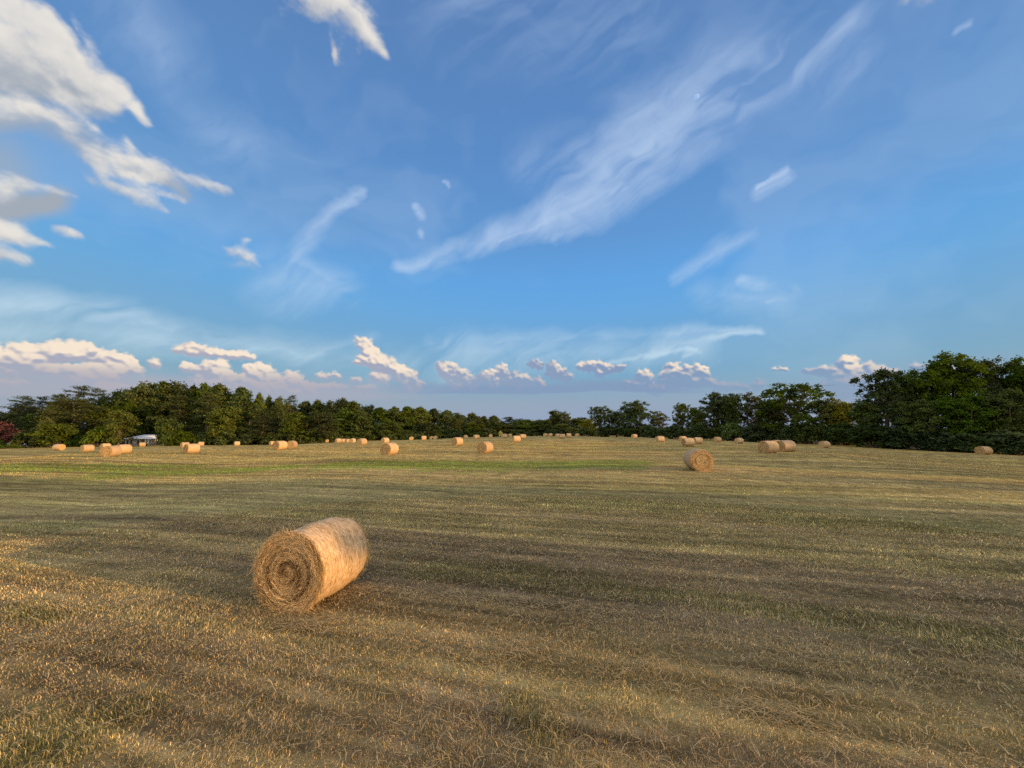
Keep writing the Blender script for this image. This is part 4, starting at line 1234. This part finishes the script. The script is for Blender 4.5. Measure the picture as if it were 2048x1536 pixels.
def build_car():
    d = 117.0
    p = at(30, 884.4, d)
    x, y = float(p[0]), float(p[1]); g = gz(x, y)
    g = max(g, float(p[2]) - 1.6)
    root = empty('parked_car', (x, y, float(p[2]) - 1.46), R(18))
    tag(root, 'white car parked under the reddish shrub, only its upper half showing', 'car')
    paint = plain('white_car_paint', (0.78, 0.79, 0.82), 0.3, 0.5, 0.03)
    dark, nt, b = new_mat('car_glass', 0.1, 0.5); b.inputs['Base Color'].default_value = (0.02, 0.024, 0.03, 1)
    tyre, nt, b = new_mat('tyre_rubber', 0.9, 0.1); b.inputs['Base Color'].default_value = (0.02, 0.02, 0.02, 1)
    # side outline lofted across the width, narrower at the roof
    prof = [(-2.2, .35), (-2.25, .75), (-1.9, .95), (-1.35, 1.0), (-.75, 1.42), (.75, 1.46), (1.55, 1.05), (2.15, .95), (2.25, .6), (2.2, .35)]
    V = []
    for s in (-1, 1):
        for (a, z) in prof:
            w = 0.86 - 0.20 * max(0, (z - 0.95) / 0.5)
            V.append((a, s * w, z))
    k = len(prof)
    q = np.array([(i, (i + 1) % k, k + (i + 1) % k, k + i) for i in range(k)])
    V = np.array(V)
    me = bpy.data.meshes.new('car_body')
    me.from_pydata([tuple(v) for v in V], [], [tuple(int(z) for z in f) for f in q] + [tuple(range(k))[::-1], tuple(range(k, 2 * k))])
    me.materials.append(paint)
    obj('body', me, root)
    for s in (-1, 1):
        P = np.array([(-1.18, s * .86, 1.03), (-.72, s * .715, 1.36), (.70, s * .70, 1.39), (1.30, s * .84, 1.06)])
        P[:, 1] += s * 0.012
        f = np.array([[0, 1, 2, 3]]) if s > 0 else np.array([[3, 2, 1, 0]])
        obj('side_window', mesh_np('car_side_glass', P, [f], dark), root)
        for a in (-1.4, 1.4):
            v, f = tube(np.array([(a, s * .66, .32), (a, s * .88, .32)]), [.32, .32], 18)
            cv = np.concatenate([v, [[a, s * .66, .32], [a, s * .88, .32]]])
            n = 18
            caps = np.array([(j, (j + 1) % n, 2 * n) for j in range(n)] + [(n + j, n + (j + 1) % n, 2 * n + 1) for j in range(n)])
            obj('wheel', mesh_np('car_wheel', cv, [f, caps], tyre), root)
    P = np.array([(-1.36, -.80, 1.01), (-1.36, .80, 1.01), (-.78, .66, 1.40), (-.78, -.66, 1.40)]) + np.array([-.012, 0, .006])
    obj('windscreen', mesh_np('car_windscreen', P, [np.array([[0, 1, 2, 3]])], dark), root)
    P = np.array([(1.53, -.80, 1.07), (1.53, .80, 1.07), (.78, .66, 1.45), (.78, -.66, 1.45)]) + np.array([.012, 0, .006])
    obj('rear_window', mesh_np('car_rear_glass', P, [np.array([[3, 2, 1, 0]])], dark), root)


def build_moon():
    d = pdir(1393.5, 193.5); d = d / np.linalg.norm(d)
    D = 14000.0
    m = bpy.data.materials.new('moon_rock'); m.use_nodes = True
    nt = m.node_tree; nt.nodes.remove(nt.nodes['Principled BSDF'])
    a = nd(nt, 'ShaderNodeAddShader'); t = nd(nt, 'ShaderNodeBsdfTransparent'); f = nd(nt, 'ShaderNodeBsdfDiffuse')
    tc = nd(nt, 'ShaderNodeTexCoord')
    v = noise(nt, tc.outputs['Object'], 0.03, 4)
    nt.links.new(ramp(nt, v, [(0.35, (0.10, 0.13, 0.19)), (0.6, (0.14, 0.18, 0.25))]), f.inputs[0])
    g = nd(nt, 'ShaderNodeNewGeometry'); mx = nd(nt, 'ShaderNodeMixShader'); em = nd(nt, 'ShaderNodeBsdfDiffuse'); em.inputs[0].default_value = (0, 0, 0, 1)
    nt.links.new(g.outputs['Backfacing'], mx.inputs[0]); nt.links.new(f.outputs[0], mx.inputs[1]); nt.links.new(em.outputs[0], mx.inputs[2])
    nt.links.new(t.outputs[0], a.inputs[0]); nt.links.new(mx.outputs[0], a.inputs[1])
    nt.links.new(a.outputs[0], nt.nodes['Material Output'].inputs[0])
    import bmesh
    bm = bmesh.new(); bmesh.ops.create_uvsphere(bm, u_segments=48, v_segments=24, radius=D * 0.0047)
    me = bpy.data.meshes.new('moon'); bm.to_mesh(me); bm.free()
    for p in me.polygons: p.use_smooth = True
    me.materials.append(m)
    o = obj('moon', me); o.location = CAM + d * D
    tag(o, 'thin pale daytime crescent moon high in the blue sky', 'moon')


# ------------------------------------------------------------------ light
def build_sun():
    l = bpy.data.lights.new('sun', 'SUN')
    l.energy = 5.0; l.angle = R(0.55); l.color = (1.0, 0.62, 0.28)
    o = bpy.data.objects.new('sun', l); COL.objects.link(o)
    e = R(SUN_EL)
    d = Vector((SUN_AZ[0] * math.cos(e), SUN_AZ[1] * math.cos(e), math.sin(e)))
    o.rotation_euler = d.to_track_quat('Z', 'Y').to_euler()
    o.location = (60, -15, 30)


# ------------------------------------------------------------------ sky
def st(px, py):
    d = pdir(px, py); d = d / np.linalg.norm(d)
    return d[0] / (1 + d[1]), d[2] / (1 + d[1])


def pxs(px, py):
    """size of one photo pixel in the sky's (stereographic) units near a pixel"""
    a = np.array(st(px, py)); b = np.array(st(px, py + 1)); c = np.array(st(px + 1, py))
    return (np.linalg.norm(b - a) + np.linalg.norm(c - a)) / 2


CUM = [  # heaped clouds along the horizon
 (-420, 728, -60, 722, 12, 20), (-60, 722, 60, 716, 20, 22), (30, 708, 34, 706, 12, 12), (85, 708, 175, 706, 19, 20), (172, 698, 176, 700, 13, 12), (200, 716, 262, 724, 12, 11), (0, 738, 270, 738, 12, 12),
 (148, 756, 222, 752, 12, 14), (-10, 766, 52, 767, 7, 6), (308, 726, 314, 728, 6, 6), (200, 775, 300, 775, 7, 7),
 (374, 698, 392, 700, 12, 12), (400, 704, 505, 713, 10, 6), (372, 736, 388, 738, 10, 10), (405, 742, 440, 738, 14, 15), (432, 760, 480, 764, 18, 16),
 (508, 742, 522, 752, 15, 17), (540, 764, 556, 770, 16, 12), (584, 760, 592, 764, 14, 13), (606, 772, 622, 774, 10, 8), (632, 772, 688, 776, 7, 5), (390, 768, 620, 782, 14, 9),
 (722, 684, 736, 702, 8, 9), (746, 704, 756, 716, 9, 9), (716, 722, 750, 724, 6, 11), (752, 724, 790, 738, 12, 13), (748, 752, 770, 760, 9, 8), (788, 738, 830, 772, 12, 14),
 (715, 776, 745, 776, 5, 4), (640, 752, 676, 753, 5, 5), (705, 760, 716, 761, 4, 4), (838, 768, 845, 768, 6, 5),
 (880, 730, 888, 738, 4, 12), (892, 736, 914, 760, 13, 17), (938, 760, 945, 766, 10, 12), (968, 752, 985, 760, 12, 14), (1003, 744, 1008, 752, 11, 14), (1020, 760, 1058, 765, 13, 9), (1074, 762, 1078, 768, 8, 8),
 (1060, 728, 1078, 728, 5, 7), (1104, 732, 1108, 738, 9, 11), (1108, 745, 1132, 754, 11, 9), (1160, 732, 1200, 736, 5, 9), (1205, 740, 1246, 738, 10, 6),
 (1286, 750, 1290, 762, 9, 13), (1250, 772, 1320, 776, 8, 8), (1334, 738, 1340, 752, 9, 15), (1350, 752, 1400, 760, 18, 16), (1392, 740, 1402, 744, 10, 10), (1410, 758, 1424, 770, 8, 6),
 (1436, 774, 1490, 777, 7, 5), (1512, 772, 1522, 774, 6, 6), (1548, 739, 1568, 740, 3, 3),
 (1606, 742, 1640, 746, 5, 8), (1650, 744, 1670, 750, 8, 10), (1692, 724, 1704, 728, 10, 12), (1700, 748, 1742, 756, 20, 20), (1672, 775, 1740, 776, 22, 24), (1762, 742, 1790, 748, 8, 10), (1836, 736, 1850, 742, 8, 12), (1880, 748, 2100, 752, 12, 16),
]
WHITE = [  # torn white clouds higher up
 (-420, -60, -60, 70, 60, 66), (-60, 70, 60, 90, 66, 56), (-420, 160, -40, 222, 20, 30), (20, 30, 110, 80, 44, 46), (100, 90, 190, 150, 48, 34), (150, 140, 252, 188, 40, 7), (120, 190, 220, 205, 26, 12),
 (-40, 222, 90, 232, 30, 27), (90, 228, 150, 286, 26, 24), (150, 286, 205, 325, 24, 20), (200, 328, 310, 330, 24, 22), (305, 326, 390, 350, 24, 18), (385, 348, 478, 384, 18, 3), (215, 355, 320, 356, 18, 10),
 (236, 380, 285, 396, 10, 26), (285, 398, 350, 440, 24, 4), (300, 390, 360, 400, 12, 3),
 (-20, 395, 60, 375, 44, 18), (60, 372, 178, 404, 17, 6), (-20, 470, 40, 470, 26, 20), (40, 470, 124, 500, 18, 4), (-30, 520, 40, 520, 24, 16), (40, 520, 62, 530, 14, 5),
 (130, 465, 184, 480, 7, 3), (44, 298, 84, 314, 4, 5), (150, 340, 212, 384, 4, 6), (168, 252, 182, 260, 6, 5), (280, 208, 288, 236, 8, 7), (238, 268, 262, 296, 5, 6),
 (458, 499, 486, 506, 12, 24), (486, 508, 512, 514, 22, 9), (497, 474, 512, 476, 5, 3),
 (590, -30, 690, 10, 40, 44), (690, 10, 745, 70, 44, 26), (745, 70, 786, 124, 24, 6), (676, 70, 690, 128, 3, 5),
 (1780, 20, 1830, 5, 10, 22), (1830, 0, 1900, -20, 22, 20), 
]
GREY = [(-60, 130, 120, 160, 84, 60, .9), (100, 130, 200, 190, 60, 26, .6), (100, 250, 200, 320, 44, 34, .55), (-60, 150, 130, 175, 70, 40, .8), (-60, 235, 60, 245, 40, 34, .6), (-60, 430, 150, 420, 56, 34, .95), (-40, 480, 60, 490, 34, 24, .7), (-30, 530, 40, 534, 26, 14, .8),
        (250, 345, 350, 372, 24, 18, .7), (20, 320, 60, 380, 60, 60, .45)]
CIR = [(1518, 374, 1534, 364, 6, 6, .7), (1540, 358, 1572, 338, 8, 9, .5), (1520, 385, 1580, 350, 16, 14, .25), (1905, 62, 1930, 46, 6, 7, .7), (1606, 98, 1624, 88, 7, 6, .7), (1615, 92, 1680, 40, 10, 14, .35), (826, 410, 832, 428, 9, 9, .6), (836, 458, 838, 470, 6, 5, .4), (886, 366, 892, 370, 5, 5, .35),  # thin high ice cloud
 (800, 530, 980, 470, 14, 24, .42), (980, 470, 1090, 442, 24, 30, .55), (1090, 436, 1190, 380, 34, 60, .75), (1190, 372, 1300, 286, 64, 78, .75), (1300, 280, 1430, 190, 82, 84, .62),
 (1430, 180, 1570, 130, 74, 62, .55), (1560, 125, 1690, 55, 52, 40, .42), (1540, 160, 1690, 140, 60, 50, .28), (1090, 448, 1240, 372, 12, 20, .95), (1000, 476, 1090, 450, 6, 10, .75),
 (1110, 470, 1170, 450, 14, 14, .30), (1060, 330, 1160, 300, 50, 44, .2),
 (596, 510, 660, 435, 22, 14, .30), (650, 450, 725, 370, 14, 8, .34), (560, 560, 700, 580, 60, 30, .24), (600, 520, 680, 570, 16, 20, .26), (420, 250, 480, 280, 60, 60, .16), (280, 60, 330, 100, 90, 80, .22),
 (1340, 560, 1430, 505, 12, 24, .26), (1430, 505, 1510, 470, 20, 8, .30), (1486, 566, 1530, 570, 12, 16, .75), (1530, 570, 1592, 576, 14, 10, .42), (1592, 578, 1535, 606, 12, 6, .32), (1400, 590, 1560, 600, 30, 24, .16),
 (860, 690, 1200, 668, 16, 20, .26), (1200, 668, 1515, 663, 18, 8, .30), (900, 710, 1400, 690, 40, 34, .30), (1222, 722, 1310, 702, 5, 9, .70), (1310, 702, 1392, 703, 9, 7, .80), (1330, 696, 1515, 664, 12, 6, .55), (1370, 715, 1400, 708, 6, 8, .4),
 (-40, 610, 260, 640, 46, 40, .52), (240, 640, 640, 705, 34, 22, .36), (-40, 670, 400, 680, 46, 40, .40), (640, 690, 760, 680, 18, 14, .22), (540, 690, 900, 740, 40, 40, .18),
 (930, 20, 1260, 40, 110, 100, .16), (1500, 60, 1420, 90, 40, 30, .10),
]


# the cloud layer is computed here, direction by direction, from noise and the tapered strokes above
AZ0, AZ1, EL0, EL1 = R(-64), R(64), R(-1.0), R(54)
CW, CH = 1792, 832


def capsule(S, T, a, b, ra, rb):
    vx, vy = b[0] - a[0], b[1] - a[1]
    h = np.clip(((S - a[0]) * vx + (T - a[1]) * vy) / (vx * vx + vy * vy + 1e-12), 0, 1)
    dx = S - a[0] - h * vx; dy = T - a[1] - h * vy
    return np.hypot(dx, dy) / (ra + (rb - ra) * h), dx, dy, h


def clouds():
    """-> straight RGBA, rows from EL0 upwards"""
    az = AZ0 + (np.arange(CW) + 0.5) / CW * (AZ1 - AZ0); el = EL0 + (np.arange(CH) + 0.5) / CH * (EL1 - EL0)
    A, E = np.meshgrid(az, el)
    X = np.sin(A) * np.cos(E); Y = np.cos(A) * np.cos(E); Z = np.sin(E)
    S = X / (1 + Y); T = Z / (1 + Y)

    def win(s, pad, grow=1.0):
        a = st(s[0], s[1]); b = st(s[2], s[3])
        ra = s[4] * pxs(s[0], s[1]) * grow; rb = s[5] * pxs(s[2], s[3]) * grow
        if a == b: b = (b[0] + 1e-5, b[1])
        m = max(ra, rb) * pad + 0.02
        ok = (S > min(a[0], b[0]) - m) & (S < max(a[0], b[0]) + m) & (T > min(a[1], b[1]) - m) & (T < max(a[1], b[1]) + m)
        r = np.where(ok.any(1))[0]; c = np.where(ok.any(0))[0]
        if not len(r) or not len(c): return None
        return a, b, ra, rb, (slice(r[0], r[-1] + 1), slice(c[0], c[-1] + 1))
    w1x = fbm(S * 9, T * 9, 101, 4) - .5; w1y = fbm(S * 9, T * 9, 102, 4) - .5
    w2x = fbm(S * 55, T * 55, 103, 4) - .5; w2y = fbm(S * 55, T * 55, 104, 4) - .5
    rgb = np.zeros((CH, CW, 3)); alp = np.zeros((CH, CW))

    def over(col, a):
        nonlocal rgb, alp
        a = np.clip(a, 0, 1)
        na = a + alp * (1 - a)
        rgb = np.where(na[..., None] > 1e-5, (col * a[..., None] + rgb * (alp * (1 - a))[..., None]) / np.maximum(na, 1e-5)[..., None], col)
        alp = na
    # thin ice cloud, combed along the wind
    u = (S + T * 0.62) / 1.177; v = (T - S * 0.62) / 1.177
    comb_ = fbm(u * 5 + w1x * 2.0, v * 26 + w1y * 3.0, 110, 6)
    comb2 = fbm(u * 16 + w1x * 3, v * 60 + w1y * 6, 111, 4)
    soft = fbm(S * 6 + w1x, T * 10 + w1y, 112, 5)
    ci = np.zeros_like(S)
    fib = fbm(u * 9 + w1x * 1.5, v * 75 + w1y * 4.0, 114, 5)
    Sw = S + w1x * 0.020 + w2x * 0.009; Tw = T + w1y * 0.020 + w2y * 0.009 + (fib - .5) * 0.010
    for s in CIR:
        q = win(s, 1.5)
        if q is None: continue
        a, b, ra, rb, sl = q
        d, _, _, _ = capsule(Sw[sl], Tw[sl], a, b, ra * 1.5, rb * 1.5)
        f = np.clip(1 - d, 0, 1) ** 1.2 * s[6]
        ci[sl] = np.maximum(ci[sl], f) + 0.15 * np.minimum(ci[sl], f)
    tex = np.clip(0.72 + (comb_ - 0.5) * 1.5 + (comb2 - .5) * 0.8 + (fib - .5) * 1.3 + (soft - .5) * 1.3, 0.04, 1.7)
    a = 0.84 * (1 - np.exp(-ci * tex * 2.1))
    veil = np.clip((fbm(S * 3 + w1x, T * 8 + w1y, 113, 5) - 0.47) * 0.7, 0, 0.14) * sstep(0.03, 0.2, Z)
    hi = sstep(0.05, 0.5, Z)[..., None]
    over(np.array([0.62, 0.79, 0.88]) * (1 - hi) + np.array([0.52, 0.66, 0.88]) * hi, 1 - (1 - a) * (1 - veil))
    # grey undersides
    g = np.zeros_like(S)
    Sg = S + w1x * 0.06; Tg = T + w1y * 0.06
    for s in GREY:
        q = win(s, 1.6)
        if q is None: continue
        a, b, ra, rb, sl = q
        d, _, _, _ = capsule(Sg[sl], Tg[sl], a, b, ra * 1.4, rb * 1.4)
        f = np.clip(1 - d, 0, 1); f = f * f * (3 - 2 * f) * s[6] * 1.25
        g[sl] = np.maximum(g[sl], f)
    over(np.array([0.36, 0.41, 0.48]), g * np.clip(0.45 + soft * 1.0, 0, 1))
    # torn white cloud: crisp towards the upper right, trailing off into grey below
    dens = np.full(S.shape, -2.0); sun_ = np.zeros_like(S)
    Sw = S + w1x * 0.035 + w2x * 0.010; Tw = T + w1y * 0.035 + w2y * 0.010
    for s in WHITE:
        q = win(s, 2.6)
        if q is None: continue
        a, b, ra, rb, sl = q
        d, dx, dy, h = capsule(Sw[sl], Tw[sl], a, b, ra * 1.08, rb * 1.08)
        p = (dx * 0.50 + dy * 0.86) / ((ra + (rb - ra) * h) * 1.08)
        d = np.where(p < 0, d * 0.84, d)
        v_ = (1 - d) * min(1.0, 0.40 + 22.0 * max(ra, rb))
        up_ = v_ > dens[sl]
        dens[sl] = np.where(up_, v_, dens[sl]); sun_[sl] = np.where(up_, p, sun_[sl])
    rag = fbm((S * .84 - T * .54) * 13 + w1x * 2, (S * .54 + T * .84) * 44 + w1y * 4, 120, 6)
    rag2 = fbm(S * 60, T * 90, 121, 4)
    bil = fbm(S * 24 + w2x, T * 32 + w2y, 123, 6)
    wt = np.where(dens > -0.6, 1.0, 1e-3)

    def blur(q, n, reps=3):
        for ax in (0, 1):
            for _ in range(reps):
                cs = np.cumsum(np.concatenate([np.repeat(np.take(q, [0], ax), n + 1, ax), q, np.repeat(np.take(q, [-1], ax), n, ax)], ax), ax)
                m_ = q.shape[ax]
                q = (np.take(cs, range(2 * n + 1, 2 * n + 1 + m_), ax) - np.take(cs, range(0, m_), ax)) / (2 * n + 1)
        return q
    sun_ = blur(sun_ * wt, 9) / blur(wt, 9)
    dens = np.where(dens > -1.0, blur(np.maximum(dens, -1.0), 3, 2), dens)
    dd = np.maximum(dens, -1.2) * 1.10 + (rag - 0.5) * 1.5 + (bil - .5) * 1.5 + (rag2 - .5) * 0.7 + 0.04
    lit = np.clip(0.20 + 0.80 * sstep(-0.70, 0.45, sun_ + (bil - .5) * 1.1 + (rag - .5) * 0.5) + (rag2 - .5) * 0.35, 0, 1)[..., None]
    over(np.array([0.40, 0.44, 0.51]) * (1 - lit) + np.array([0.82, 0.78, 0.72]) * lit, sstep(-0.20, 0.95, dd) * 0.95)
    # flat blue grey bank low along the horizon
    tb = T + (fbm(S * 9, T * 60, 130, 4) - 0.5) * 0.012
    t0 = st(1024, 786)[1]; t1 = st(1024, 768)[1]
    fb = sstep(t0 - 0.002, t0 + 0.001, tb) * (1 - sstep(t1 - 0.004, t1 + 0.008, tb)) * sstep(-0.42, -0.12, X) * (1 - sstep(0.36, 0.50, X))
    over(np.array([0.235, 0.325, 0.50]), fb * 0.8)
    lb = sstep(st(300, 800)[1], st(300, 788)[1], tb) * (1 - sstep(st(300, 770)[1], st(300, 738)[1], tb)) * (1 - sstep(-0.42, -0.15, X)) * np.clip(0.2 + 1.3 * fbm(S * 7, T * 30, 131, 4), 0, 1)
    over(np.array([0.43, 0.42, 0.50]), lb * 0.75)
    # heaped cloud: swarms of small domes on each stroke, shaded as a relief by the low sun
    hmap = np.full(S.shape, -1.0)
    rng = np.random.default_rng(42)
    Sc = S + w2x * 0.0055; Tc = T + w2y * 0.0050
    for s in CUM:
        q = win(s, 1.9, 1.22)
        if q is None: continue
        a, b, ra, rb, sl = q
        s_, t_ = Sc[sl], Tc[sl]
        d, _, _, _ = capsule(s_, t_, a, b, ra * 0.86, rb * 0.86)
        rm = (ra + rb) / 2
        hh = np.where(d < 1, np.sqrt(np.clip(1 - d * d, 0, 1)) * rm * 0.8, -rm * (d - 1))
        n = int(14 + 34 * math.hypot(b[0] - a[0], b[1] - a[1]) / rm * 0.5)
        for i in range(n):
            h = rng.random(); r0 = ra + (rb - ra) * h
            an = rng.uniform(-0.35, math.pi + 0.35) if rng.random() < 0.8 else rng.uniform(0, 6.28)
            rr = r0 * rng.uniform(0.22, 0.60)
            off = r0 * rng.uniform(0.25, 0.92)
            cx = a[0] + (b[0] - a[0]) * h + math.cos(an) * off; cy = a[1] + (b[1] - a[1]) * h + math.sin(an) * off * 0.9
            e = np.hypot(s_ - cx, t_ - cy) / rr
            base_ = math.sqrt(max(0.0, 1 - (off / r0) ** 2)) * r0 * 0.75
            hh = np.maximum(hh, np.where(e < 1, base_ + np.sqrt(np.clip(1 - e * e, 0, 1)) * rr, -rr * (e - 1)))
        hmap[sl] = np.maximum(hmap[sl], hh)
    px = (AZ1 - AZ0) / CW * 0.5
    hm = hmap + (fbm(S * 230, T * 260, 140, 4) - 0.5) * 0.0085 + (fbm(S * 75, T * 90, 141, 3) - 0.5) * 0.0080
    gx = (np.roll(hm, -2, 1) - np.roll(hm, 2, 1)) / (4 * px); gy = (np.roll(hm, -2, 0) - np.roll(hm, 2, 0)) / (4 * px)
    for _ in range(7):
        gx = (gx + np.roll(gx, 1, 0) + np.roll(gx, -1, 0) + np.roll(gx, 1, 1) + np.roll(gx, -1, 1)) / 5
        gy = (gy + np.roll(gy, 1, 0) + np.roll(gy, -1, 0) + np.roll(gy, 1, 1) + np.roll(gy, -1, 1)) / 5
    gx = np.clip(gx, -1.6, 1.6); gy = np.clip(gy, -1.6, 1.6)
    il = 1 / np.sqrt(1 + gx * gx + gy * gy)
    rel = R(105) - A
    lx = np.sin(rel) * 0.9; lz = -np.cos(rel) * np.where(rel > R(90), 0.9, 0.35)
    nl = (-gx * lx * 0.40 - gy * 0.70 + lz * 0.95 - 0.06) * il
    bf = sstep(st(1024, 784)[1], st(1024, 740)[1], T)
    # a wider look up-sun for shade cast by neighbouring heaps
    occ = np.zeros_like(hm)
    for k_ in (6, 12, 20):
        occ = np.maximum(occ, np.roll(np.roll(hm, -int(k_ * 0.8), 1), -int(k_ * 0.5), 0) - hm - k_ * px * 0.25)
    patch = fbm(S * 42, T * 70, 142, 4)
    lit = np.clip(sstep(-0.10, 0.80, nl + (patch - .5) * 1.6) * (1 - 0.6 * sstep(0.0, 0.012, occ)) * (0.30 + 0.70 * bf), 0, 1)[..., None]
    left = sstep(-0.3, 0.6, -X)[..., None]
    b3 = bf[..., None]
    warm = np.array([0.74, 0.52, 0.44]) * (1 - b3) + np.array([0.95, 0.80, 0.64]) * b3
    shd = np.array([0.235, 0.325, 0.50]) * (1 - left) + np.array([0.40, 0.405, 0.50]) * left
    over(shd * (1 - lit) + warm * lit, sstep(-0.0030, 0.0020, hm) * (0.55 + 0.45 * bf) * 0.97)
    return np.dstack([rgb, alp])


SKY_POW = (0.20, 0.05, -0.10)
SKY_TINT = [(z * 1.25, c) for z, c in [(0.0, (0.41, 0.41, 0.41)), (0.06, (0.385, 0.415, 0.425)), (0.13, (0.275, 0.425, 0.50)), (0.22, (0.245, 0.425, 0.575)),
            (0.30, (0.212, 0.425, 0.64)), (0.36, (0.195, 0.405, 0.645)), (0.45, (0.198, 0.35, 0.55)), (0.60, (0.183, 0.295, 0.475)), (0.78, (0.18, 0.25, 0.39)), (0.8, (0.178, 0.246, 0.385))]]


def build_world():
    w = bpy.data.worlds.new('World'); sc.world = w; w.use_nodes = True
    nt = w.node_tree
    bg = nt.nodes['Background']
    sky = nd(nt, 'ShaderNodeTexSky', sky_type='NISHITA', sun_disc=False)
    sky.sun_elevation = R(SUN_EL); sky.sun_rotation = math.atan2(SUN_AZ[0], SUN_AZ[1])
    sky.air_density = 1.0; sky.dust_density = 1.0; sky.ozone_density = 1.0
    tc = nd(nt, 'ShaderNodeTexCoord')
    X, Y, Z = sep(nt, tc.outputs['Generated'])
    SC = 0.1                                   # background strength
    # clear air: the sky model, its contrast softened, tinted by height towards this evening's colours
    cr, cg, cb = [v for v in [N(nt, o) for o in nd_sep(nt, sky.outputs[0])]]
    pw = [(c * 0.1).max(0.02) ** p for c, p in zip((cr, cg, cb), SKY_POW)]
    tint = ramp(nt, Z.max(0.0) * 1.25, SKY_TINT)
    c = mix(nt, 1.0, tint, comb(nt, *pw), 'MULTIPLY')
    # clouds ahead
    data = clouds()
    im = bpy.data.images.new('evening_clouds', CW, CH, alpha=True, float_buffer=True)
    im.colorspace_settings.name = 'Non-Color'; im.alpha_mode = 'CHANNEL_PACKED'
    im.pixels.foreach_set(data.astype(np.float32).ravel())
    im.update(); im.pack()
    az = X._m('ARCTAN2', Y); el = Z._m('ARCSINE')
    t = nd(nt, 'ShaderNodeTexImage', image=im, extension='CLIP', interpolation='Cubic')
    nt.links.new(comb(nt, (az - AZ0) / (AZ1 - AZ0), (el - EL0) / (EL1 - EL0)), t.inputs[0])
    edge = ((az.abs() * -1.0) + AZ1).sstep(0.0, 0.06) * ((el * -1.0) + EL1).sstep(0.0, 0.06)
    c = mix(nt, N(nt, t.outputs[1]) * edge, c, t.outputs[0])
    # unseen bright broken cloud overhead and behind the viewpoint, added for ambient light
    bc = noise(nt, tc.outputs['Generated'], 3.2, 5, 0.6)
    bm_ = bc.sstep(0.36, 0.54) * ((Y * -1.0) + 0.02).sstep(0.0, 0.30) * Z.sstep(0.0, 0.12)
    c = mix(nt, bm_ * 0.95, c, (1.9, 1.72, 1.55))
    fin = nd(nt, 'ShaderNodeVectorMath', operation='SCALE'); nt.links.new(c, fin.inputs[0]); fin.inputs['Scale'].default_value = 1.0 / SC
    nt.links.new(fin.outputs[0], bg.inputs[0]); bg.inputs[1].default_value = SC
    w.cycles.sampling_method = 'MANUAL'; w.cycles.sample_map_resolution = 1024


def nd_sep(nt, s):
    n = nd(nt, 'ShaderNodeSeparateColor'); nt.links.new(s, n.inputs[0])
    return n.outputs[:3]


# ------------------------------------------------------------------ build
build_world()
build_sun()
build_ground()
build_grass()
build_bales()
build_trees()
build_house()
build_car()
build_moon()

vs = sc.view_settings
vs.view_transform = 'Standard'; vs.look = 'None'; vs.exposure = 0.0; vs.gamma = 1.0; vs.use_curve_mapping = False
sc.render.engine = 'CYCLES'
cy = sc.cycles
cy.use_denoising = False
cy.max_bounces = 6; cy.diffuse_bounces = 3; cy.transparent_max_bounces = 6; cy.transmission_bounces = 3
sc.render.filter_size = 1.0
